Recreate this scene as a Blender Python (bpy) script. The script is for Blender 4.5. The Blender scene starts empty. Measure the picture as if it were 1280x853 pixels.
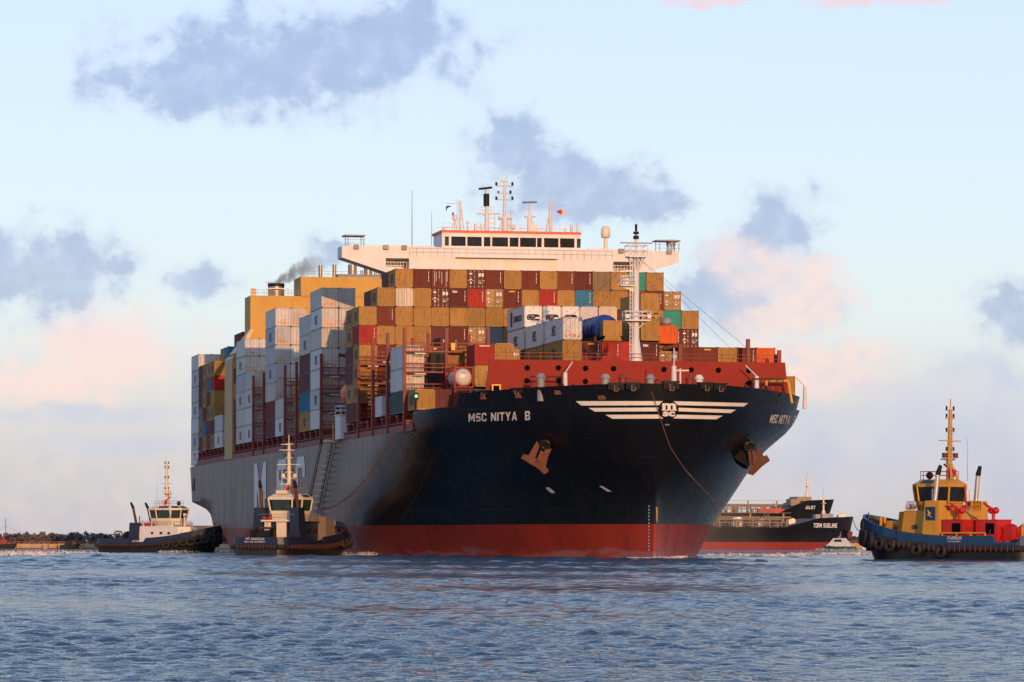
import bpy, bmesh, math, random
import numpy as np
from mathutils import Vector, Matrix
from mathutils.bvhtree import BVHTree
random.seed(7); RNG = np.random.RandomState(5)
S = bpy.context.scene
COL = S.collection
rad = math.radians
# ------------------------------------------------------------------ camera
F = 5100.0; YH = 676.0; H = 2.1; ROLL = 0.0026        # focal length in photo pixels, horizon row, eye height
cam_d = bpy.data.cameras.new("camera"); cam = bpy.data.objects.new("camera", cam_d); COL.objects.link(cam)
cam_d.sensor_width = 36.0; cam_d.lens = F / 1280 * 36.0
cam_d.shift_y = (YH - 426.5) / 1280.0
cam_d.clip_start = 1.0; cam_d.clip_end = 60000.0
cr, sr = math.cos(ROLL), math.sin(ROLL)
cam.matrix_world = Matrix(((cr, -sr, 0, 0), (0, 0, -1, 0), (sr, cr, 0, H), (0, 0, 0, 1)))
S.camera = cam
# ------------------------------------------------------------------ world
SUN_AZ, SUN_EL = 13.5, 9.0            # sun behind the camera, to the right
def nn(nt, typ, **kw):
    n = nt.nodes.new(typ)
    for k, v in kw.items(): setattr(n, k, v)
    return n
def setin(n, **kw):
    for k, v in kw.items():
        n.inputs[k.replace('_', ' ')].default_value = v
def math_(nt, op, a, b=None, c=None, clamp=False):
    n = nn(nt, 'ShaderNodeMath', operation=op, use_clamp=clamp)
    for i, x in enumerate((a, b, c)):
        if x is None: continue
        if isinstance(x, (int, float)): n.inputs[i].default_value = x
        else: nt.links.new(x, n.inputs[i])
    return n.outputs[0]
def ramp(nt, fac, stops, interp='LINEAR'):
    n = nn(nt, 'ShaderNodeValToRGB'); cr_ = n.color_ramp; cr_.interpolation = interp
    while len(cr_.elements) < len(stops): cr_.elements.new(0.5)
    for e, (p, c) in zip(cr_.elements, stops):
        e.position = p; e.color = (c[0], c[1], c[2], 1) if not isinstance(c, (int, float)) else (c, c, c, 1)
    if fac is not None: nt.links.new(fac, n.inputs[0])
    return n.outputs[0]
def mixc(nt, fac, a, b, mode='MIX'):
    n = nn(nt, 'ShaderNodeMix', data_type='RGBA', blend_type=mode)
    for sock, x in ((n.inputs[0], fac), (n.inputs[6], a), (n.inputs[7], b)):
        if isinstance(x, (int, float)): sock.default_value = x
        elif isinstance(x, tuple): sock.default_value = (x[0], x[1], x[2], 1)
        else: nt.links.new(x, sock)
    return n.outputs[2]
def smooth(nt, x, lo, hi):
    n = nn(nt, 'ShaderNodeMapRange', interpolation_type='SMOOTHSTEP')
    nt.links.new(x, n.inputs[0]); n.inputs[1].default_value = lo; n.inputs[2].default_value = hi
    return n.outputs[0]
W = bpy.data.worlds.new("World"); S.world = W; W.use_nodes = True
nt = W.node_tree; nt.nodes.clear()
wout = nn(nt, 'ShaderNodeOutputWorld')
sky = nn(nt, 'ShaderNodeTexSky', sky_type='NISHITA'); sky.sun_disc = False
sky.sun_elevation = rad(SUN_EL); sky.sun_rotation = rad(180 - SUN_AZ); sky.air_density = .8; sky.dust_density = .7; sky.ozone_density = 1.5
bg1 = nn(nt, 'ShaderNodeBackground'); bg1.inputs[1].default_value = 0.05

tc = nn(nt, 'ShaderNodeTexCoord')
sep = nn(nt, 'ShaderNodeSeparateXYZ'); nt.links.new(tc.outputs['Generated'], sep.inputs[0])
az = math_(nt, 'ARCTAN2', sep.outputs[0], sep.outputs[1])
el = math_(nt, 'ARCSINE', sep.outputs[2])
# degrees
azd = math_(nt, 'MULTIPLY', az, 180 / math.pi); eld = math_(nt, 'MULTIPLY', el, 180 / math.pi)
elf = math_(nt, 'POWER', math_(nt, 'DIVIDE', math_(nt, 'MAXIMUM', eld, 0.0), 90.0), 0.5)
def e2(d): return (max(d, 0) / 90.0) ** 0.5
base = ramp(nt, elf, [(0.0, (.44, .40, .50)), (e2(.8), (.47, .43, .515)), (e2(2.0), (.56, .515, .575)), (e2(3.2), (.625, .655, .69)),
                      (e2(5.0), (.61, .685, .77)), (e2(7.7), (.575, .675, .87)), (e2(14), (.45, .59, .90)), (e2(30), (.28, .43, .76)), (e2(90), (.13, .21, .44))])
# clouds, placed by direction (degrees of azimuth and elevation)
vec = nn(nt, 'ShaderNodeCombineXYZ'); nt.links.new(azd, vec.inputs[0]); nt.links.new(eld, vec.inputs[1])
def noise(nt, v, scale, detail=5, rough=.55, dist=0.0, dim='3D'):
    n = nn(nt, 'ShaderNodeTexNoise', noise_dimensions=dim)
    if v is not None: nt.links.new(v, n.inputs['Vector'])
    setin(n, Scale=scale, Detail=detail, Roughness=rough, Distortion=dist); return n
nA = noise(nt, vec.outputs[0], 1.1, 5, .52).outputs[0]
nB = noise(nt, vec.outputs[0], 2.7, 5, .52).outputs[0]
nC = noise(nt, vec.outputs[0], 7.5, 5, .6).outputs[0]
nW = noise(nt, vec.outputs[0], 1.4, 5, .6)
warp = nn(nt, 'ShaderNodeVectorMath', operation='MULTIPLY_ADD')
nt.links.new(nW.outputs[1], warp.inputs[0]); warp.inputs[1].default_value = (.9, .5, 0); nt.links.new(vec.outputs[0], warp.inputs[2])
wv = nn(nt, 'ShaderNodeVectorMath', operation='SUBTRACT'); nt.links.new(warp.outputs[0], wv.inputs[0]); wv.inputs[1].default_value = (.45, .25, 0)
wsep = nn(nt, 'ShaderNodeSeparateXYZ'); nt.links.new(wv.outputs[0], wsep.inputs[0])
DEG = 180 / math.pi / F
def blob(px, py, rx, ry):
    cx, cy = (px - 640) * DEG, (YH - py) * DEG
    a = math_(nt, 'DIVIDE', math_(nt, 'SUBTRACT', wsep.outputs[0], cx), rx * 1.12 * DEG)
    b = math_(nt, 'DIVIDE', math_(nt, 'SUBTRACT', wsep.outputs[1], cy), ry * 1.12 * DEG)
    return math_(nt, 'SUBTRACT', 1.0, math_(nt, 'SQRT', math_(nt, 'ADD', math_(nt, 'MULTIPLY', a, a), math_(nt, 'MULTIPLY', b, b))))
def union(bs):
    r = bs[0]
    for b in bs[1:]: r = math_(nt, 'MAXIMUM', r, b)
    return r
def cloudmask(bs, lo=-.27, hi=.5, amp=1.55):
    d = math_(nt, 'ADD', union(bs), math_(nt, 'MULTIPLY', math_(nt, 'SUBTRACT', nA, .5), amp))
    d = math_(nt, 'ADD', d, math_(nt, 'MULTIPLY', math_(nt, 'SUBTRACT', nB, .5), amp * .6))
    d = math_(nt, 'ADD', d, math_(nt, 'MULTIPLY', math_(nt, 'SUBTRACT', nC, .5), amp * .12))
    return smooth(nt, d, lo, hi)
LAV = (.265, .30, .525); LAV2 = (.37, .405, .62); PINK = (.79, .525, .535)
# low bank of haze cloud above the horizon
bank = math_(nt, 'ADD', math_(nt, 'DIVIDE', math_(nt, 'SUBTRACT', 1.9, eld), 1.6), math_(nt, 'MULTIPLY', math_(nt, 'SUBTRACT', nA, .5), 2.2))
bankm = math_(nt, 'MULTIPLY', smooth(nt, bank, -.1, .9), .6)
skyc = mixc(nt, bankm, base, ramp(nt, nB, [(.3, (.42, .41, .56)), (.75, (.62, .53, .55))]))
pink = cloudmask([blob(135, 440, 110, 70), blob(985, 365, 85, 55), blob(935, 330, 55, 40), blob(1010, 470, 110, 40), blob(1090, 4, 110, 14), blob(880, 8, 60, 9), blob(60, 480, 120, 40)], -.1, .7)
skyc = mixc(nt, math_(nt, 'MULTIPLY', pink, .92), skyc, PINK)
lav = cloudmask([blob(330, 85, 175, 62), blob(480, 60, 120, 62), blob(240, 110, 120, 40), blob(640, 190, 60, 45), blob(720, 240, 110, 50), blob(800, 255, 60, 25), blob(975, 285, 55, 42),
                 blob(45, 345, 110, 62), blob(245, 358, 42, 24), blob(1275, 395, 75, 45), blob(410, 318, 36, 20), blob(900, 370, 75, 50)])
core = smooth(nt, math_(nt, 'ADD', math_(nt, 'MULTIPLY', lav, .6), math_(nt, 'MULTIPLY', nB, .8)), .55, 1.15)
skyc = mixc(nt, math_(nt, 'MULTIPLY', lav, .93), skyc, ramp(nt, core, [(.0, (.48, .50, .68)), (.5, LAV2), (1.0, LAV)]))
pk2 = cloudmask([blob(968, 345, 70, 42), blob(1035, 385, 70, 42), blob(930, 325, 60, 22), blob(985, 400, 95, 35), blob(1075, 445, 60, 26), blob(960, 445, 70, 20)], -.1, .75, 1.5)
skyc = mixc(nt, math_(nt, 'MULTIPLY', pk2, .88), skyc, ramp(nt, nB, [(.32, (.52, .48, .60)), (.52, (.74, .525, .545)), (.7, (.80, .56, .53))]))
lav2 = cloudmask([blob(1190, 540, 190, 75), blob(1040, 560, 150, 70), blob(1270, 600, 110, 60), blob(1240, 470, 60, 30), blob(300, 480, 60, 14), blob(100, 520, 130, 14), blob(180, 560, 140, 16)], -.25, .6, 1.5)
skyc = mixc(nt, math_(nt, 'MULTIPLY', lav2, .78), skyc, ramp(nt, nA, [(.35, (.37, .40, .62)), (.65, (.50, .47, .60))]))
dim_bank = math_(nt, 'MULTIPLY', smooth(nt, azd, -8.0, -11.5), smooth(nt, azd, -60.0, -30.0)); dim_bank = math_(nt, 'MULTIPLY', dim_bank, smooth(nt, math_(nt, 'ADD', eld, math_(nt, 'MULTIPLY', nA, 4.0)), 11.0, 4.0))  # added unseen cloud bank at the left, darkens what the hull side reflects
skyc = mixc(nt, math_(nt, 'MULTIPLY', dim_bank, .95), skyc, (.215, .215, .255))
# other clouds around the rest of the sky
gen = smooth(nt, noise(nt, tc.outputs['Generated'], 3.2, 8, .6).outputs[0], .52, .72)
far = smooth(nt, math_(nt, 'ABSOLUTE', azd), 9.0, 14.0)
hi_ = smooth(nt, eld, 9.0, 14.0)
genm = math_(nt, 'MULTIPLY', math_(nt, 'MULTIPLY', gen, math_(nt, 'MAXIMUM', far, hi_)), .55)
skyc = mixc(nt, genm, skyc, (.45, .46, .6))
nt.links.new(mixc(nt, math_(nt, 'MULTIPLY', dim_bank, .95), sky.outputs[0], (0., 0., 0.)), bg1.inputs[0])  # the added bank blocks the sky texture as well
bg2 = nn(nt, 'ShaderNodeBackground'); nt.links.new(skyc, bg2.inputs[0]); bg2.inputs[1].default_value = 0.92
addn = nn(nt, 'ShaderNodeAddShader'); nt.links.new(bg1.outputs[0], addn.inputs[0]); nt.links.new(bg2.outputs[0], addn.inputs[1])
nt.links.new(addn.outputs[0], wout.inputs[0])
# ------------------------------------------------------------------ sun
sl = bpy.data.lights.new("sun", 'SUN'); sl.energy = 3.3; sl.angle = rad(.5); sl.color = (1.0, .54, .25)
sun = bpy.data.objects.new("sun", sl); COL.objects.link(sun)
sdir = Vector((math.sin(rad(SUN_AZ)) * math.cos(rad(SUN_EL)), -math.cos(rad(SUN_AZ)) * math.cos(rad(SUN_EL)), math.sin(rad(SUN_EL))))
sun.rotation_euler = sdir.to_track_quat('Z', 'Y').to_euler()
S.view_settings.view_transform = 'Standard'; S.view_settings.look = 'None'
S.view_settings.exposure = 0.0; S.view_settings.gamma = 1.0
S.cycles.max_bounces = 6; S.cycles.volume_bounces = 0
# ------------------------------------------------------------------ frames
ALPHA = math.atan(.188); ca, sa = math.cos(ALPHA), math.sin(ALPHA)
OX, OY = 18.05, 476.7                     # bow tip of the container ship
def ship2w(v, u, z): return Vector((OX + ca * v - sa * u, OY + sa * v + ca * u, z))
def w2ship(p): x, y = p[0] - OX, p[1] - OY; return Vector((x * ca + y * sa, -x * sa + y * ca, p[2]))
def ray(px, py):
    a, b = (px - 640) / F, (YH - py) / F
    return a * cr - b * sr, a * sr + b * cr
def SP(px, py, u):
    """photo pixel on the ship's transverse plane u -> (v, z)"""
    a, b = ray(px, py); t = (u - OX * sa + OY * ca) / (ca - a * sa)
    p = w2ship((a * t, t, H + b * t)); return p[0], p[2]
def WP(px, py, Y):
    a, b = ray(px, py); return Vector((a * Y, Y, H + b * Y))
# ------------------------------------------------------------------ mesh builder
class MB:
    def __init__(s): s.v = []; s.f = []; s.m = []; s.sm = []
    def add(s, vs, fs, m=0, smooth=False, M=None):
        o = len(s.v)
        s.v.extend([tuple(M @ Vector(p)) for p in vs] if M is not None else [tuple(p) for p in vs])
        for f in fs: s.f.append(tuple(i + o for i in f)); s.m.append(m); s.sm.append(smooth)
        return s
    def box(s, x0, x1, y0, y1, z0, z1, m=0, M=None):
        vs = [(x, y, z) for z in (z0, z1) for y in (y0, y1) for x in (x0, x1)]
        return s.add(vs, [(0, 2, 3, 1), (4, 5, 7, 6), (0, 1, 5, 4), (2, 6, 7, 3), (0, 4, 6, 2), (1, 3, 7, 5)], m, False, M)
    def tube(s, p0, p1, r0, r1=None, n=8, m=0, cap=True, M=None):
        p0, p1 = Vector(p0), Vector(p1); r1 = r0 if r1 is None else r1
        d = (p1 - p0)
        if d.length < 1e-6: return s
        d.normalize(); a = d.orthogonal().normalized(); b = d.cross(a)
        vs = []
        for p, r in ((p0, r0), (p1, r1)):
            for k in range(n):
                t = 2 * math.pi * k / n; vs.append(p + a * (r * math.cos(t)) + b * (r * math.sin(t)))
        s.add(vs, [(k, (k + 1) % n, n + (k + 1) % n, n + k) for k in range(n)], m, n > 5, M)
        if cap: s.add(vs, [tuple(range(n - 1, -1, -1)), tuple(range(n, 2 * n))], m, False, M)
        return s
    def path(s, pts, r, n=5, m=0, M=None):
        for a, b in zip(pts[:-1], pts[1:]): s.tube(a, b, r, n=n, m=m, M=M)
        return s
    def prism(s, poly, axis, d0, d1, m=0, M=None):
        """poly in the plane across axis: axis 'y' -> (x,z), 'x' -> (y,z), 'z' -> (x,y)"""
        def P(a, b, d): return (a, d, b) if axis == 'y' else ((d, a, b) if axis == 'x' else (a, b, d))
        n = len(poly); vs = [P(a, b, d0) for a, b in poly] + [P(a, b, d1) for a, b in poly]
        return s.add(vs, [tuple(range(n)), tuple(range(2 * n - 1, n - 1, -1))] + [(k, k + n, (k + 1) % n + n, (k + 1) % n) for k in range(n)], m, False, M)
    def lathe(s, prof, n=14, m=0, M=None):
        vs = []; k = len(prof)
        for r, z in prof:
            for i in range(n):
                t = 2 * math.pi * i / n; vs.append((r * math.cos(t), r * math.sin(t), z))
        fs = [(j * n + i, j * n + (i + 1) % n, (j + 1) * n + (i + 1) % n, (j + 1) * n + i) for j in range(k - 1) for i in range(n)]
        return s.add(vs, fs, m, True, M)
    def torus(s, c, axis, R, r, n=14, k=7, m=0, M=None):
        c = Vector(c); d = Vector(axis).normalized(); a = d.orthogonal().normalized(); b = d.cross(a); vs = []
        for i in range(n):
            t = 2 * math.pi * i / n; e = a * math.cos(t) + b * math.sin(t)
            for j in range(k):
                q = 2 * math.pi * j / k; vs.append(c + e * (R + r * math.cos(q)) + d * (r * math.sin(q)))
        return s.add(vs, [(i * k + j, ((i + 1) % n) * k + j, ((i + 1) % n) * k + (j + 1) % k, i * k + (j + 1) % k) for i in range(n) for j in range(k)], m, True, M)
    def ball(s, c, r, m=0, n=12, k=7, M=None):
        c = Vector(c); rr = r if isinstance(r, tuple) else (r, r, r); vs = []
        for j in range(k + 1):
            p = math.pi * j / k
            for i in range(n):
                t = 2 * math.pi * i / n
                vs.append((c[0] + rr[0] * math.sin(p) * math.cos(t), c[1] + rr[1] * math.sin(p) * math.sin(t), c[2] + rr[2] * math.cos(p)))
        return s.add(vs, [(j * n + i, (j + 1) * n + i, (j + 1) * n + (i + 1) % n, j * n + (i + 1) % n) for j in range(k) for i in range(n)], m, True, M)
    def mesh(s, name, mats):
        me = bpy.data.meshes.new(name); me.from_pydata(s.v, [], s.f)
        for mt in (mats if isinstance(mats, (list, tuple)) else [mats]): me.materials.append(mt)
        me.polygons.foreach_set('material_index', s.m); me.polygons.foreach_set('use_smooth', s.sm)
        bm = bmesh.new(); bm.from_mesh(me); bmesh.ops.recalc_face_normals(bm, faces=bm.faces); bm.to_mesh(me); bm.free()
        me.update(); return me
    def build(s, name, mats, parent=None, loc=(0, 0, 0), rotz=0):
        o = bpy.data.objects.new(name, s.mesh(name, mats)); COL.objects.link(o); o.location = loc; o.rotation_euler = (0, 0, rotz)
        if parent is not None: o.parent = parent
        return o
def empty(name, loc, rotz=0):
    o = bpy.data.objects.new(name, None); COL.objects.link(o); o.location = loc; o.rotation_euler = (0, 0, rotz); o.empty_display_size = 1; return o
def tag(o, label=None, cat=None, group=None, kind=None):
    for k, v in (('label', label), ('category', cat), ('group', group), ('kind', kind)):
        if v: o[k] = v
    return o
def copy_tree(o, parent=None):
    c = o.copy(); COL.objects.link(c)
    if parent is not None: c.parent = parent
    for ch in list(o.children): copy_tree(ch, c)
    return c
BLK = {'M': (1.15, [[(0,0),(.24,0),(.24,1),(0,1)],[(.76,0),(1,0),(1,1),(.76,1)],[(.24,1),(.24,.55),(.5,.1),(.5,.52)],[(.76,1),(.5,.52),(.5,.1),(.76,.55)]]),
       'N': (.95, [[(0,0),(.26,0),(.26,1),(0,1)],[(.74,0),(1,0),(1,1),(.74,1)],[(.26,1),(.26,.6),(.74,0),(.74,.4)]]), 'I': (.26, [[(0,0),(1,0),(1,1),(0,1)]]),
       'T': (.85, [[(0,.8),(1,.8),(1,1),(0,1)],[(.36,0),(.64,0),(.64,.8),(.36,.8)]]), 'Y': (.95, [[(0,1),(.28,1),(.5,.64),(.37,.42)],[(1,1),(.72,1),(.5,.64),(.63,.42)],[(.37,.42),(.5,.64),(.63,.42)],[(.37,0),(.63,0),(.63,.42),(.37,.42)]]),
       'A': (.95, [[(0,0),(.26,0),(.5,.78),(.37,1)],[(1,0),(.74,0),(.5,.78),(.63,1)],[(.37,1),(.5,.78),(.63,1)],[(.328,.22),(.672,.22),(.611,.42),(.389,.42)]]),
       'B': (.9, [[(0,0),(.28,0),(.28,1),(0,1)],[(.28,.82),(.82,.82),(.82,1),(.28,1)],[(.28,.41),(.82,.41),(.82,.59),(.28,.59)],[(.28,0),(.82,0),(.82,.18),(.28,.18)],[(.70,.59),(.96,.59),(.96,.82),(.70,.82)],[(.74,.18),(1,.18),(1,.41),(.74,.41)],[(.82,1),(.82,.82),(.96,.82)],[(.82,0),(1,.18),(.82,.18)]]),
       'S': (.85, [[(.08,.82),(1,.82),(.94,1),(.16,1)],[(0,.66),(.28,.66),(.28,.82),(.02,.82)],[(0,.66),(.1,.41),(.9,.41),(.9,.59),(.28,.66)],[(.72,.18),(1,.18),(1,.34),(.9,.41),(.72,.41)],[(.06,0),(.84,0),(.98,.18),(0,.18)]]),
       'C': (.85, [[(.16,.82),(1,.82),(.92,1),(.2,1)],[(0,.18),(.28,.18),(.28,.82),(0,.82)],[(.2,0),(.92,0),(1,.18),(.16,.18)],[(.74,.66),(1,.66),(1,.82),(.74,.82)],[(.74,.18),(1,.18),(1,.34),(.74,.34)],[(0,.18),(.2,0),(.16,.18)],[(0,.82),(.16,.82),(.2,1)]]),
       'O': (.9, [[(0,.12),(.27,.18),(.27,.82),(0,.88)],[(1,.12),(1,.88),(.73,.82),(.73,.18)],[(0,.88),(.27,.82),(.73,.82),(1,.88),(.84,1),(.16,1)],[(0,.12),(.16,0),(.84,0),(1,.12),(.73,.18),(.27,.18)]]),
       'R': (.9, [[(0,0),(.27,0),(.27,1),(0,1)],[(.27,.82),(.84,.82),(.84,1),(.27,1)],[(.27,.4),(.84,.4),(.84,.58),(.27,.58)],[(.73,.58),(1,.58),(1,.82),(.73,.82)],[(.5,.4),(.78,.4),(1,0),(.72,0)],[(.84,1),(.84,.82),(1,.82)],[(.84,.58),(1,.58),(.84,.4)]]),
       'U': (.9, [[(0,.18),(.27,.18),(.27,1),(0,1)],[(.73,.18),(1,.18),(1,1),(.73,1)],[(.0,.18),(.16,0),(.84,0),(1,.18)]]), 'L': (.8, [[(0,0),(.28,0),(.28,1),(0,1)],[(.28,0),(1,0),(1,.2),(.28,.2)]]),
       'E': (.8, [[(0,0),(.28,0),(.28,1),(0,1)],[(.28,0),(1,0),(1,.18),(.28,.18)],[(.28,.41),(.92,.41),(.92,.59),(.28,.59)],[(.28,.82),(1,.82),(1,1),(.28,1)]]), 'J': (.75, [[(.7,.18),(1,.18),(1,1),(.7,1)],[(0,.18),(.15,0),(.85,0),(1,.18)],[(0,.18),(.28,.18),(.28,.35),(0,.35)]])}
def block_geo(s):
    if ('#', s) in _txt: return _txt[('#', s)]
    x = 0; vs, fs = [], []
    for ch in s:
        if ch == ' ': x += .5; continue
        w, polys = BLK[ch]; w *= .8
        for p in polys:
            o = len(vs); vs += [(x + a * w, b) for a, b in p]; fs.append(tuple(range(o, o + len(p))))
        x += w + .14
    x -= .14; _txt[('#', s)] = ([(a / x, b) for a, b in vs], fs); return _txt[('#', s)]
_txt = {}
def text_geo(s, bold=.0):
    if (s, bold) in _txt: return _txt[(s, bold)]
    cu = bpy.data.curves.new('t', 'FONT'); cu.body = s; cu.offset = bold; cu.resolution_u = 3; cu.size = 1
    o = bpy.data.objects.new('t', cu); COL.objects.link(o)
    me = bpy.data.meshes.new_from_object(o.evaluated_get(bpy.context.evaluated_depsgraph_get()))
    vs = [(v.co.x, v.co.y) for v in me.vertices]; fs = [tuple(p.vertices) for p in me.polygons]
    bpy.data.objects.remove(o); bpy.data.curves.remove(cu); bpy.data.meshes.remove(me)
    x0 = min(v[0] for v in vs); x1 = max(v[0] for v in vs); y0 = min(v[1] for v in vs); y1 = max(v[1] for v in vs)
    r = ([((x - x0) / (x1 - x0), (y - y0) / (y1 - y0)) for x, y in vs], fs); _txt[(s, bold)] = r; return r
def text_on(mb, s, origin, ux, uy, m=0, bold=.012):
    """lettering filling the parallelogram origin, origin+ux, origin+uy"""
    vs, fs = block_geo(s) if all(c in BLK or c == ' ' for c in s) else text_geo(s, bold); o, ux, uy = Vector(origin), Vector(ux), Vector(uy)
    mb.add([o + ux * a + uy * b for a, b in vs], fs, m); return mb
# ------------------------------------------------------------------ materials
def paint(name, col, rough=.5, var=.10, dirt=.25, dcol=(.05, .03, .02), streak=True, nscale=.6, spec=.4, bump=0.0, bscale=8.0, metallic=0.0, rand=.12, speck=0.0):
    m = bpy.data.materials.new(name); m.use_nodes = True; t = m.node_tree; b = t.nodes['Principled BSDF']
    tcn = nn(t, 'ShaderNodeTexCoord'); oi = nn(t, 'ShaderNodeObjectInfo')
    off = nn(t, 'ShaderNodeVectorMath', operation='MULTIPLY_ADD'); t.links.new(oi.outputs['Random'], off.inputs[0]); off.inputs[1].default_value = (37, 17, 91); t.links.new(tcn.outputs['Object'], off.inputs[2])
    mp = nn(t, 'ShaderNodeMapping'); mp.inputs['Scale'].default_value = (1, 1, .16 if streak else 1); t.links.new(off.outputs[0], mp.inputs[0])
    n1 = noise(t, mp.outputs[0], nscale * 3, 6, .65).outputs[0]; n2 = noise(t, off.outputs[0], nscale, 4, .6).outputs[0]
    c = mixc(t, smooth(t, n2, .3, .7), tuple(max(x * (1 - var), 0) for x in col), tuple(min(x * (1 + var), 1) for x in col))
    rv = nn(t, 'ShaderNodeMapRange'); t.links.new(oi.outputs['Random'], rv.inputs[0]); rv.inputs[3].default_value = 1 - rand; rv.inputs[4].default_value = 1 + rand
    vm = nn(t, 'ShaderNodeVectorMath', operation='SCALE'); t.links.new(c, vm.inputs[0]); t.links.new(rv.outputs[0], vm.inputs['Scale'])
    c = mixc(t, math_(t, 'MULTIPLY', smooth(t, n1, .50, .72), dirt), vm.outputs[0], dcol)
    if speck > 0:
        n3 = noise(t, off.outputs[0], 5.0, 3, .7).outputs[0]; c = mixc(t, math_(t, 'MULTIPLY', smooth(t, n3, .60, .68), speck), c, dcol)
    t.links.new(c, b.inputs['Base Color'])
    t.links.new(math_(t, 'ADD', rough, math_(t, 'MULTIPLY', math_(t, 'SUBTRACT', n1, .5), .25)), b.inputs['Roughness'])
    b.inputs['Specular IOR Level'].default_value = spec; b.inputs['Metallic'].default_value = metallic
    if bump > 0:
        bn = nn(t, 'ShaderNodeBump'); bn.inputs['Strength'].default_value = bump; bn.inputs['Distance'].default_value = .05
        t.links.new(noise(t, tcn.outputs['Object'], bscale, 4).outputs[0], bn.inputs['Height']); t.links.new(bn.outputs[0], b.inputs['Normal'])
    return m
def emit(name, col, st):
    m = bpy.data.materials.new(name); m.use_nodes = True; b = m.node_tree.nodes['Principled BSDF']
    b.inputs['Base Color'].default_value = (*col, 1); b.inputs['Emission Color'].default_value = (*col, 1); b.inputs['Emission Strength'].default_value = st; return m
def glassy(name, col, rough=.06):
    m = bpy.data.materials.new(name); m.use_nodes = True; t = m.node_tree; b = t.nodes['Principled BSDF']
    n = noise(t, nn(t, 'ShaderNodeTexCoord').outputs['Object'], .9, 2).outputs[0]
    t.links.new(mixc(t, n, tuple(x * .5 for x in col), tuple(x * 1.5 for x in col)), b.inputs['Base Color'])
    b.inputs['Roughness'].default_value = rough; b.inputs['Specular IOR Level'].default_value = .6; return m
M = {}
M['white'] = paint('white_paint', (.64, .61, .575), .45, .04, .12, (.35, .22, .12), rand=.03)
M['cream'] = paint('cream_paint', (.74, .62, .44), .45, .05, .2, (.30, .16, .08), rand=.03)
M['funnel'] = paint('ochre_casing', (.55, .305, .065), .55, .06, .25, (.30, .14, .04), nscale=.25, rand=.02, spec=.15)
M['craney'] = paint('crane_yellow', (.50, .27, .06), .45, .06, .2, spec=.6)
M['redoxide'] = paint('red_oxide', (.22, .024, .014), .55, .12, .3, (.07, .02, .015), rand=.06)
M['breakwater'] = paint('breakwater_red', (.26, .026, .015), .6, .06, .12, (.2, .02, .012), nscale=.2, rand=.02, spec=.15)
M['orange_line'] = paint('orange_red', (.75, .10, .03), .5, .04, .05)
M['dark'] = paint('dark_metal', (.010, .010, .012), .55, .1, .3, (.03, .014, .01), spec=.2)
M['grey'] = paint('grey_metal', (.24, .23, .23), .5, .08, .3, (.1, .06, .04))
M['steel'] = paint('exhaust_steel', (.34, .26, .20), .4, .1, .3, (.06, .04, .03), metallic=.5)
M['rope'] = paint('rope_fibre', (.20, .105, .055), .8, .1, .2, streak=False)
M['rust'] = paint('rusty_iron', (.115, .034, .016), .75, .2, .4, (.05, .02, .012), streak=False, bump=.3)
M['void'] = paint('void_black', (.004, .004, .004), .9, .1, 0, spec=.05)
M['glass'] = glassy('dark_glass', (.012, .016, .018))
M['glassgreen'] = glassy('green_tinted_glass', (.03, .055, .05), .08)
M['decal'] = paint('white_lettering', (.72, .67, .60), .5, .04, .15, (.3, .2, .15), rand=.02)
M['decalgrey'] = paint('faded_white_lettering', (.50, .49, .49), .6, .05, .2, (.25, .22, .2), rand=.02)
M['ink'] = paint('dark_lettering', (.025, .022, .045), .6, .1, .1)
M['yellow'] = paint('signal_yellow', (.70, .38, .03), .5, .05, .15)
M['rubber'] = paint('black_rubber', (.016, .014, .013), .7, .2, .35, (.06, .028, .014), streak=False, bump=.4)
M['lamp'] = emit('lamp_white', (1, .93, .8), 3.0); M['lampg'] = emit('lamp_green', (.1, 1, .5), 3.0)
M['flagred'] = paint('flag_red', (.45, .02, .03), .8, .05, 0); M['flagyellow'] = paint('flag_yellow', (.75, .50, .12), .8, .05, 0)
M['flaggreen'] = paint('flag_green', (.02, .09, .06), .8, .05, 0); M['bluecloth'] = paint('blue_tarpaulin', (.012, .045, .22), .45, .15, .2, (.004, .01, .06), streak=False, nscale=1.2, spec=.5, bump=.6, bscale=1.6)
M['greycloth'] = paint('grey_tarpaulin', (.32, .30, .28), .6, .2, .3, streak=False, bump=.8, bscale=3)
M['deck'] = paint('deck_paint', (.10, .035, .025), .7, .15, .3, streak=False)
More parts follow.
